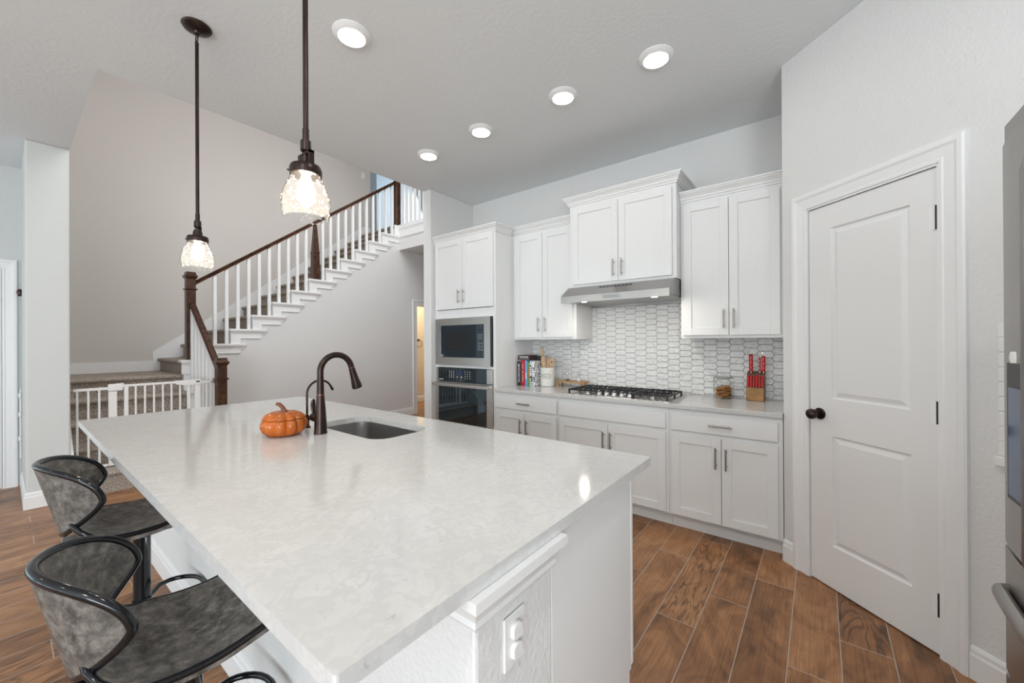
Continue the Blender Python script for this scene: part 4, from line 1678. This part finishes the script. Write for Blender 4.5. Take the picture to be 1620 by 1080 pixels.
    bk = b.build('backrest', 'leather_grey', t, smooth=True, angle=50)
    b = MB()
    us = [sin(pi / 2 * (.06 + .94 * i / 22)) for i in range(22)]
    rim = [back_pt(-u, 0) for u in us] + [back_pt(sin(pi / 2 * (-1 + 2 * i / 44)), 1) for i in range(45)] + [back_pt(u, 0) for u in reversed(us)]
    # soften the top corners of the rim
    for _ in range(1):
        rim = [rim[0]] + [(rim[i - 1] + rim[i] * 2 + rim[i + 1]) / 4 for i in range(1, len(rim) - 1)] + [rim[-1]]
    b.tube(rim, .0112, 12)
    b.build('back_piping', 'black_chrome', bk, smooth=True)
    # bracket joining back to seat
    b = MB(); b.box(-.045, .045, -.225, -.10, S - .070, S - .055, .004); b.build('back_bracket', 'black_chrome', t)
    t.location = loc
    t.rotation_euler = (0, 0, rotz)
    return t


make_stool('distressed grey leather bar stool nearest the camera, pushed under the island overhang', (-1.40, .322, 0), .580, radians(-10))
make_stool('distressed grey leather bar stool farther along the island, towards the stairs', (-2.25, .358, 0), .652, radians(-7))

# ------------------------------------------------------------------ things on the kitchen worktop
def book(name, label, x0, x1, h, d, mat, y0=3.255, group='cookbooks by the oven tower', spine=None):
    t = thing('book', label, 'book', ((x0 + x1) / 2, y0 + d / 2, CT), group)
    b = MB()
    z0, z1 = CT + .0005, CT + h
    b.box(x0, x0 + .003, y0 + .004, y0 + d, z0, z1)
    b.box(x1 - .003, x1, y0 + .004, y0 + d, z0, z1)
    b.box(x0, x1, y0, y0 + .004, z0, z1, .0015)
    b.build('cover', mat, t)
    MB().box(x0 + .0032, x1 - .0032, y0 + .0045, y0 + d - .004, z0 + .003, z1 - .003).build('pages', 'paper', t)
    return t


up_z = (0, 0, 1)
bk = book('a', 'black cookbook with white spine lettering, leftmost in the row by the oven tower', -2.462, -2.412, .240, .175, 'book_black_orange')
text_mesh('spine_lettering', 'FAVORITES', 'mark_white', bk, (-2.440, 3.2546, CT + .115), (0, 0, -1), (1, 0, 0), .034)
b = MB(); b.lathe([(.014, 0), (.014, .0006)], (-2.440, 3.2548, CT + .212), 20, (0, -1, 0)); b.build('spine_emblem', 'mark_dim', bk)
bk = book('b', 'tall red cookbook with faint pale spine lettering', -2.410, -2.362, .262, .19, 'book_red')
b = MB()
for i, (z0, z1) in enumerate(((.040, .118), (.126, .160), (.172, .236))):
    n = int((z1 - z0) / .011)
    for q in range(n):
        b.box(-2.396, -2.380, 3.2543, 3.2548, CT + z0 + q * .011, CT + z0 + q * .011 + .007)
b.build('spine_lettering', 'mark_dim', bk)
bk = book('c', 'slim light blue cookbook between the red one and the colourful one', -2.360, -2.336, .262, .18, 'book_blue')
b = MB(); b.box(-2.354, -2.342, 3.2543, 3.2548, CT + .07, CT + .135); b.build('spine_label', 'mark_white', bk)
book('d', 'multicoloured orange and green cookbook next to the speckled one', -2.334, -2.306, .245, .17, 'book_colourful')
book('e', 'thick black and white speckled cookbook, rightmost in the row', -2.304, -2.240, .256, .18, 'book_speckled')
t = thing('book', 'dark brown book with five white dots lying flat across the tops of the upright cookbooks', 'book', (-2.37, 3.33, CT + .263), 'cookbooks by the oven tower')
b = MB(); b.box(-2.448, -2.302, 3.252, 3.40, CT + .2630, CT + .2665); b.box(-2.448, -2.302, 3.252, 3.40, CT + .3065, CT + .310); b.box(-2.448, -2.302, 3.252, 3.256, CT + .2665, CT + .3065); b.box(-2.304, -2.302, 3.256, 3.40, CT + .2665, CT + .3065); b.build('cover', 'book_brown', t)
MB().box(-2.446, -2.3045, 3.2562, 3.397, CT + .2668, CT + .3062).build('pages', 'paper', t)
b = MB()
for i in range(5):
    b.lathe([(.0075, 0), (.0075, .0006)], (-2.418 + i * .0225, 3.2518, CT + .293), 14, (0, -1, 0))
dts = b.build('spine_dots', 'mark_white', t)
b = MB()
for i in range(12):
    b.box(-2.432 + i * .0102, -2.425 + i * .0102, 3.2513, 3.2518, CT + .273, CT + .278)
b.build('spine_lettering', 'mark_dim', t)
b = MB()
b.loft([[(cx + r * cos(a), 3.345 + r * .8 * sin(a), CT + z) for a in [2 * pi * i / 24 for i in range(24)]] for cx, r, z in ((-2.262, .030, .2568), (-2.262, .034, .268), (-2.262, .034, .288), (-2.262, .028, .299), (-2.262, .012, .304))])
tag(b.build('oven_mitt', 'fabric_black', smooth=True, origin=(-2.262, 3.345, CT + .2568)), 'small black rounded bundle behind the rolling pin, on top of the cookbooks', 'kitchen accessory')

# crock with utensils
UX, UY = -2.166, 3.372
cr = thing('utensil_crock', 'white ceramic utensil crock lettered UTENSILS beside the cookbooks', 'crock', (UX, UY, CT))
b = MB()
b.lathe([(.062, .0005), (.070, .004), (.0715, .010), (.0715, .176), (.0735, .180), (.0735, .187), (.068, .188), (.0655, .184), (.0655, .012), (.002, .010)], (UX, UY, CT), 40)
b.build('pot', 'ceramic_white', cr, smooth=True)
va = math.atan2(-UY, -UX)
va = math.atan2(0 - UY, 0 - UX) - .22
nv = Vector((cos(va), sin(va), 0)); tv = Vector((-sin(va), cos(va), 0))
b = MB()


def on_pot(s, z, r=.0722):
    a = va + s / .0715
    return Vector((UX + r * cos(a), UY + r * sin(a), CT + z))


fr_ = []
rr_ = round_rect(-.046, .046, .085, .125, .012, 4)
for i in range(len(rr_)):
    (s0, z0), (s1, z1) = rr_[i], rr_[(i + 1) % len(rr_)]
    n_ = max(1, int(abs(s1 - s0) / .005))
    for q in range(n_):
        fr_.append(on_pot(s0 + (s1 - s0) * q / n_, z0 + (z1 - z0) * q / n_))
b.tube(fr_, .0016, 6, closed=True)
b.build('label_frame', 'ink_dark', cr)
lt = 'UTENSILS'
for i, ch in enumerate(lt):
    s = -.036 + i * .0103
    a = va + s / .0715
    text_mesh('label_lettering', ch, 'ink_dark', cr, on_pot(s, .105, .0717), (-sin(a), cos(a), 0), (0, 0, 1), .0165, .0006)
rp = thing('rolling_pin', 'wooden rolling pin standing in the white crock', 'rolling pin', (UX - .025, UY, CT + .03))
b = MB()
a0 = Vector((UX - .006, UY - .012, CT + .014)); dv = Vector((-.150, 0.02, 1)).normalized()
b.lathe([(.010, .0), (.011, .004), (.026, .02), (.027, .05), (.027, .26), (.023, .272)], a0 + dv * .012, 20, dv)
b.build('roller', 'wood_light', rp, smooth=True)
b = MB(); b.lathe([(.010, 0), (.0105, .02), (.0135, .06), (.012, .088), (.003, .095)], a0 + dv * .2838, 16, dv); b.build('handle', 'wood_light', rp, smooth=True)


def spoon(label, px, py, lean, wide, hole):
    t = thing('wooden_spoon', label, 'spoon', (px, py, CT + .012))
    dv = Vector(lean).normalized()
    a = Vector((px, py, CT + .0125))
    s = Vector((cos(va + pi / 2), sin(va + pi / 2), 0))
    s = (s - dv * s.dot(dv)).normalized()
    n = dv.cross(s)
    b = MB()
    rings = []
    for h, w, tt in ((0, .007, .005), (.10, .007, .005), (.165, .009, .005), (.185, wide * .7, .005), (.21, wide, .005), (.245, wide, .005), (.265, wide * .8, .004), (.276, wide * .35, .003)):
        rings.append([a + dv * h + s * (w * cos(q)) + n * (tt * sin(q)) for q in [2 * pi * i / 16 for i in range(16)]])
    b.loft(rings)
    b.build('blade', 'wood_light', t, smooth=True)
    if hole:
        b = MB(); b.lathe([(.008, -.0065), (.008, .0065)], a + dv * .232, 16, n); b.build('hole', 'ink_dark', t)
    return t


spoon('plain wooden spatula in the white crock next to the rolling pin', UX + .006, UY - .012, (.055, .0, 1), .017, False)
spoon('wooden spoon with a dark round hole, rightmost in the white crock', UX + .026, UY - .006, (.145, -.02, 1), .026, True)

# wooden riser with shakers
rz = thing('wooden_riser', 'small wooden footed serving board holding two glass shakers', 'riser', (-1.93, 3.43, CT))
b = MB()
b.loft([[(x, y, z) for x, y in round_rect(-2.075, -1.755, 3.375, 3.495, .02, 4)] for z in (CT + .0465, CT + .0605)])
b.box(-2.110, -2.075, 3.415, 3.455, CT + .0465, CT + .0605, .004)
b.build('board', 'wood_stand', rz)
for x in (-2.055, -1.795):
    for y in (3.385, 3.47):
        b = MB(); b.box(x - .009, x + .009, y - .002, y + .016, CT + .0005, CT + .046, .001); b.build('leg', 'wood_stand', rz)


def shaker_jar(label, x, y, fill, fh):
    t = thing('shaker', label, 'shaker', (x, y, CT + .061))
    z = CT + .0610
    b = MB(); b.lathe([(.020, .0), (.021, .004), (.021, .046), (.014, .056), (.014, .062)], (x, y, z), 20); b.build('glass', 'clear_glass', t, smooth=True)
    b = MB(); b.lathe([(.0185, .002), (.0190, .004), (.0190, fh), (.001, fh + .001)], (x, y, z), 20); b.build('contents', fill, t, smooth=True)
    b = MB(); b.lathe([(.0150, .060), (.0160, .066), (.0155, .074), (.009, .080), (.002, .081)], (x, y, z), 20); b.build('cap', 'chrome', t, smooth=True)


shaker_jar('glass pepper shaker on the wooden riser, left one', -1.972, 3.440, 'cork_brown', .012)
shaker_jar('glass salt shaker filled with white salt on the wooden riser', -1.850, 3.440, 'salt_white', .034)

# glass jar of cookies
JX, JY = -.590, 3.448
jr = thing('cookie_jar', 'clear glass jar with lid, part filled with cookies', 'jar', (JX, JY, CT))
b = MB()


def sq(r, k=.62):
    return [(JX + x, JY + y) for x, y in round_rect(-r, r, -r, r, r * k, 6)]


b.loft([[(x, y, CT + z) for x, y in sq(r)] for r, z in ((.058, .0005), (.064, .006), (.065, .020), (.065, .150), (.060, .158))], cap=False)
bs_ = [v for v in b.bm.verts][:len(sq(.05))]
b._f(list(reversed(bs_)))
b.build('glass_body', 'clear_glass', jr, smooth=True)
b = MB()
b.lathe([(.066, .160), (.070, .162), (.070, .166), (.050, .176), (.022, .181), (.017, .187), (.020, .205), (.018, .210), (.002, .211)], (JX, JY, CT), 32)
b.build('glass_lid', 'clear_glass', jr, smooth=True)
b = MB(); b.tube([(JX + .0675 * cos(a), JY + .0675 * sin(a), CT + .1605) for a in [2 * pi * i / 40 for i in range(40)]], .0026, 8, closed=True); b.build('seal_ring', 'nickel', jr, smooth=True)
b = MB()
for i in range(3):
    b.box(JX - .014 + i * .008, JX - .009 + i * .008, JY - .0656, JY - .0652, CT + .124, CT + .134)
b.box(JX - .012, JX + .032, JY - .0656, JY - .0652, CT + .110, CT + .113)
b.build('printed_marks', 'mark_dim', jr)
ckr = random.Random(5)
first = None
spots = []
for lay in range(7):
    n = 3 if lay < 6 else 2
    for q in range(n):
        a = 2 * pi * q / 3 + lay * .9
        rr = .0285
        spots.append((JX + rr * cos(a), JY + rr * sin(a), CT + .010 + lay * .0125, ckr.uniform(0, 6)))
for i, (x, y, z, r) in enumerate(spots):
    if first is None:
        b = MB()
        b.lathe([(.002, .0), (.026, .0), (.0325, .004), (.031, .009), (.018, .0118), (.002, .012)], (0, 0, 0), 18)
        for v in b.bm.verts:
            v.co.z += .0008 * sin(v.co.x * 300) * cos(v.co.y * 260) if v.co.z > .005 else 0
        first = b.build('cookie', 'cookie', smooth=True)
        tag(first, 'brown cookie in the pile inside the glass jar on the worktop', 'cookie', 'cookies in the glass jar')
        o = first
    else:
        o = first.copy()
        COL.objects.link(o)
    o.location = (x, y, z)
    o.rotation_euler = (.10 * sin(r * 3), .10 * cos(r * 5), r)

# knife block
kbk = thing('knife_block', 'brown wooden knife block on the worktop near the pantry wall', 'knife block', (-.365, 3.44, CT))
KX0, KX1 = -.432, -.318
b = MB()
b.prism([(KX0, 3.405, CT + .0005), (KX0, 3.405, CT + .100), (KX0, 3.424, CT + .100), (KX0, 3.452, CT + .195), (KX0, 3.520, CT + .215), (KX0, 3.505, CT + .0005)], (KX1 - KX0, 0, 0))
b.build('block', 'wood_block_dark', kbk)
b = MB(); b.box(KX0 + .002, KX1 - .002, 3.4025, 3.4048, CT + .004, CT + .098, .001); b.build('front_panel', 'wood_block', kbk)
kd = Vector((0, .028, .095)).normalized()
nrm = Vector((0, -.095, .028)).normalized()


def steak_knife():
    t = thing('steak_knife', 'red handled steak knife in the row across the front of the knife block', 'knife', (0, 0, 0), 'steak knives in the block front')
    b = MB()
    b.lathe([(.0062, .0), (.0075, .006), (.0062, .040), (.0068, .066), (.0078, .078), (.0060, .086), (.002, .088)], (0, 0, 0), 12, kd)
    b.build('handle', 'red_plastic', t, smooth=True)
    b = MB(); b.obox(-kd * .006, (1, 0, 0), nrm, kd, .0007, .004, .0058); b.build('blade', 'stainless', t)
    return t


p = steak_knife()
for i in range(6):
    loc = Vector((-.4205 + i * .0180, 3.4160, CT + .1015))
    if i == 0:
        p.location = loc
        q = p
    else:
        q = dup(p, loc)


def big_knife(label, x, y, z, ln, w, th, lean):
    t = thing('kitchen_knife', label, 'knife', (x, y, z))
    dv = Vector(lean).normalized()
    s = Vector((0, 1, 0)); s = (s - dv * s.dot(dv)).normalized(); n = dv.cross(s)
    b = MB()
    rings = []
    for h, k in ((0, .8), (.02, .95), (ln * .55, .82), (ln * .85, 1.02), (ln * .96, .95), (ln, .5)):
        rings.append([Vector((x, y, z)) + dv * h + n * (th * cos(q)) + s * (w * k * sin(q)) for q in [2 * pi * i / 16 for i in range(16)]])
    b.loft(rings)
    hd_ = b.build('handle', 'red_plastic', t, smooth=True)
    b = MB()
    for h in (ln * .22, ln * .52, ln * .8):
        for sg_ in (-1,):
            b.lathe([(.0015, 0), (.0015, .001)], Vector((x, y, z)) + dv * h - s * (w * .93), 8, -s)
    b.build('rivet', 'chrome', hd_)
    b = MB(); b.obox(Vector((x, y, z)) - dv * .015, n, s, dv, .0012, w * .7, .0148); b.build('blade', 'stainless', t)


big_knife('large red handled kitchen knife standing at the left of the knife block', -.408, 3.482, CT + .2150, .128, .013, .0135, (-.01, .02, 1))
big_knife('slim red handled knife standing in the middle of the knife block', -.352, 3.492, CT + .2170, .098, .010, .0070, (.0, .02, 1))
big_knife('red handled kitchen knife standing at the right of the knife block', -.328, 3.484, CT + .2150, .116, .012, .0120, (.0, .02, 1))

# ------------------------------------------------------------------ pendant lights
def pendant(loc, label):
    t = thing('pendant_light', label, 'pendant light', (0, 0, 0), 'pendant lights over the island')
    H = ZC
    b = MB(); b.lathe([(.0, -.040), (.012, -.040), (.016, -.030), (.040, -.024), (.060, -.016), (.066, -.006), (.064, 0)], (0, 0, H - .0005), 36); b.build('canopy', 'bronze', t, smooth=True)
    b = MB(); b.tube(arc((0, 0, H - .064), .018, 0, 2 * pi - .001, 20, (1, 0, 0), (0, 0, 1.4))[:-1], .0032, 8, closed=True); b.build('loop', 'bronze', t, smooth=True)
    b = MB(); b.lathe([(.004, H - .105), (.009, H - .098), (.009, H - .088), (.004, H - .084)], (0, 0, 0), 14); b.cyl((0, 0, 1.985), (0, 0, H - .10), .0082, seg=14); b.build('stem', 'bronze', t, smooth=True)
    b = MB()
    b.lathe([(.010, 2.030), (.010, 1.995), (.0155, 1.992), (.0165, 1.960), (.012, 1.955)], (0, 0, 0), 18)
    b.lathe([(.009, 1.955), (.008, 1.940), (.020, 1.936), (.022, 1.912)], (0, 0, 0), 18)
    b.build('socket', 'bronze', t, smooth=True)
    b = MB()
    for s in (-1, 1):
        b.box(s * .0345 - .004, s * .0345 + .004, -.008, .008, 1.908, 1.952)
        b.box(min(s * .010, s * .0385), max(s * .010, s * .0385), -.008, .008, 1.945, 1.953)
    b.build('bracket', 'bronze', t)
    b = MB(); b.lathe([(.0465, 1.880), (.0475, 1.884), (.0475, 1.902), (.044, 1.910), (.020, 1.914)], (0, 0, 0), 32)
    for a in (0, 2.1, 4.2):
        b.lathe([(.003, 0), (.003, .006)], (.0475 * cos(a), .0475 * sin(a), 1.893), 8, (cos(a), sin(a), 0))
    b.build('shade_holder', 'bronze', t, smooth=True)
    b = MB()
    pr = [(.043, 1.900), (.043, 1.878), (.050, 1.862), (.0640, 1.832), (.0705, 1.805), (.0715, 1.785), (.0690, 1.760), (.0655, 1.743)]
    b.lathe(pr + [(r - .0028, z) for r, z in reversed(pr)], (0, 0, 0), 48, cap=False)
    b.build('glass_shade', 'seeded_glass', t, smooth=True)
    b = MB(); b.lathe([(.010, 1.885), (.0150, 1.870), (.0240, 1.845), (.0270, 1.824), (.0245, 1.802), (.014, 1.786), (.002, 1.776)], (0, 0, 0), 24); b.build('bulb', 'bulb_glow', t, smooth=True)
    l = bpy.data.lights.new('bulb_light', 'POINT'); l.energy = 4; l.color = (1, .80, .56); l.shadow_soft_size = .03
    lo = bpy.data.objects.new('bulb_light', l); COL.objects.link(lo); lo.parent = t; lo.location = (0, 0, 1.765)
    t.location = loc
    return t


pendant((-1.300, .600, 0), 'bronze pendant light with seeded glass shade, the one hanging nearer the camera')
pendant((-2.597, .636, 0), 'bronze pendant light with seeded glass shade, farther away with its ceiling canopy in view')

# ------------------------------------------------------------------ recessed ceiling lights
labels = ['round white ceiling light nearest the pantry wall, first in the row over the kitchen aisle',
          'round white ceiling light in the aisle row, second from the pantry wall',
          'round white ceiling light in the aisle row, third from the pantry wall',
          'round white ceiling light at the far end of the aisle row, by the wing wall',
          'round white ceiling light on its own over the island, nearest the pendants']
for (x, y), lab in zip(((-.753, 2.372), (-1.372, 2.350), (-2.108, 2.331), (-2.749, 2.341), (-2.000, 1.170)), labels):
    t = thing('ceiling_light', lab, 'ceiling light', (x, y, ZC - .02), 'recessed ceiling lights')
    b = MB(); b.lathe([(.098, -.0005), (.098, -.006), (.092, -.010), (.074, -.024), (.070, -.024), (.068, -.019)], (x, y, ZC), 40); b.build('trim_ring', 'trim_white', t, smooth=True)
    b = MB(); b.lathe([(.0675, -.0195), (.064, -.0225), (.002, -.0235)], (x, y, ZC), 36); b.build('diffuser', 'led_diffuser', t, smooth=True)

# ------------------------------------------------------------------ refrigerator at the right edge
FXF = .311
fg = thing('refrigerator', 'stainless steel refrigerator at the right edge with a water dispenser in its door', 'refrigerator', (.75, .90, 0))
MB().box(FXF + .075, 1.15, .462, 1.338, .02, 1.755, .004).build('cabinet_body', 'fridge_steel', fg)


def fdoor(name, y0, y1, z0, z1, cut=None):
    """door with a softly bowed front facing -x"""
    b = MB()
    n = 12
    sec = [(FXF + .070, y0), ] + [(FXF + .009 - .009 * sin(pi * i / n) ** .5, y0 + (y1 - y0) * i / n) for i in range(n + 1)] + [(FXF + .070, y1)]
    b.loft([[(x, y, z) for x, y in sec] for z in (z0, z1)])
    return b.build(name, 'fridge_steel', fg, smooth=True, angle=30)


d1 = fdoor('door', .905, 1.345, .905, 1.765)
d2 = fdoor('door', .455, .897, .905, 1.765)
d3 = fdoor('drawer', .455, 1.345, .625, .895)
d4 = fdoor('freezer_drawer', .455, 1.345, .045, .615)
for y0, y1 in ((1.22, 1.345), (.455, .58)):
    b = MB(); b.prism([(FXF + .012, y0, 1.768), (FXF + .012, y1, 1.768), (FXF + .20, y1, 1.768), (FXF + .20, y0, 1.768)], (0, 0, .040)); b.build('hinge_cover', 'dark_plastic' if 0 else 'fridge_steel', fg)
b = MB()
b.box(FXF - .0025, FXF + .001, 1.06, 1.283, 1.015, 1.295, .001)
ds = b.build('dispenser_panel', 'dark_plastic', d1)
b = MB(); b.box(FXF - .0035, FXF - .0026, 1.075, 1.272, 1.025, 1.245); b.build('dispenser_recess', 'dispenser_blue', ds)
b = MB(); b.lathe([(.022, 0), (.024, .012), (.020, .040), (.010, .052)], (FXF + .020, 1.262, 1.318), 20, (0, 0, -1)); b.build('dispenser_spout', 'plastic_white', ds, smooth=True)
for y in (.945, .855):
    b = MB(); b.tube([(FXF + .002, y, .96), (FXF - .045, y, .98), (FXF - .058, y, 1.0), (FXF - .058, y, 1.60), (FXF - .045, y, 1.65), (FXF + .002, y, 1.67)], .0125, 12); b.build('door_handle', 'fridge_steel', d1 if y > .9 else d2, smooth=True)
for dd, z in ((d4, .54), (d3, .80)):
    pts = [(FXF + .010, 1.325, z)] + [(FXF - .002 - .012 * sin(pi * (.05 + .90 * i / 14)) ** .6, 1.315 - .83 * i / 14, z) for i in range(15)] + [(FXF + .010, .475, z)]
    b = MB(); b.tube(pts, .012, 14, flat=1.6); b.build('drawer_handle', 'fridge_steel', dd, smooth=True)

# white notched strip on the pantry wall beside the refrigerator
ns = thing('wall_strip', 'tall narrow white notched strip on the wall beside the refrigerator', 'wall strip', D(.79, .87))
b = MB()
zz = .905
for i in range(9):
    diag_box(b, .776, .800, zz + .003, zz + .052, .001, .012, .002)
    zz += .0555
diag_box(b, .778, .798, .905, 1.405, .0005, .008)
b.build('strip', 'plastic_white', ns)
b = MB(); diag_box(b, .768, .806, .868, .904, .0005, .022, .003); b.build('end_block', 'plastic_white', ns)
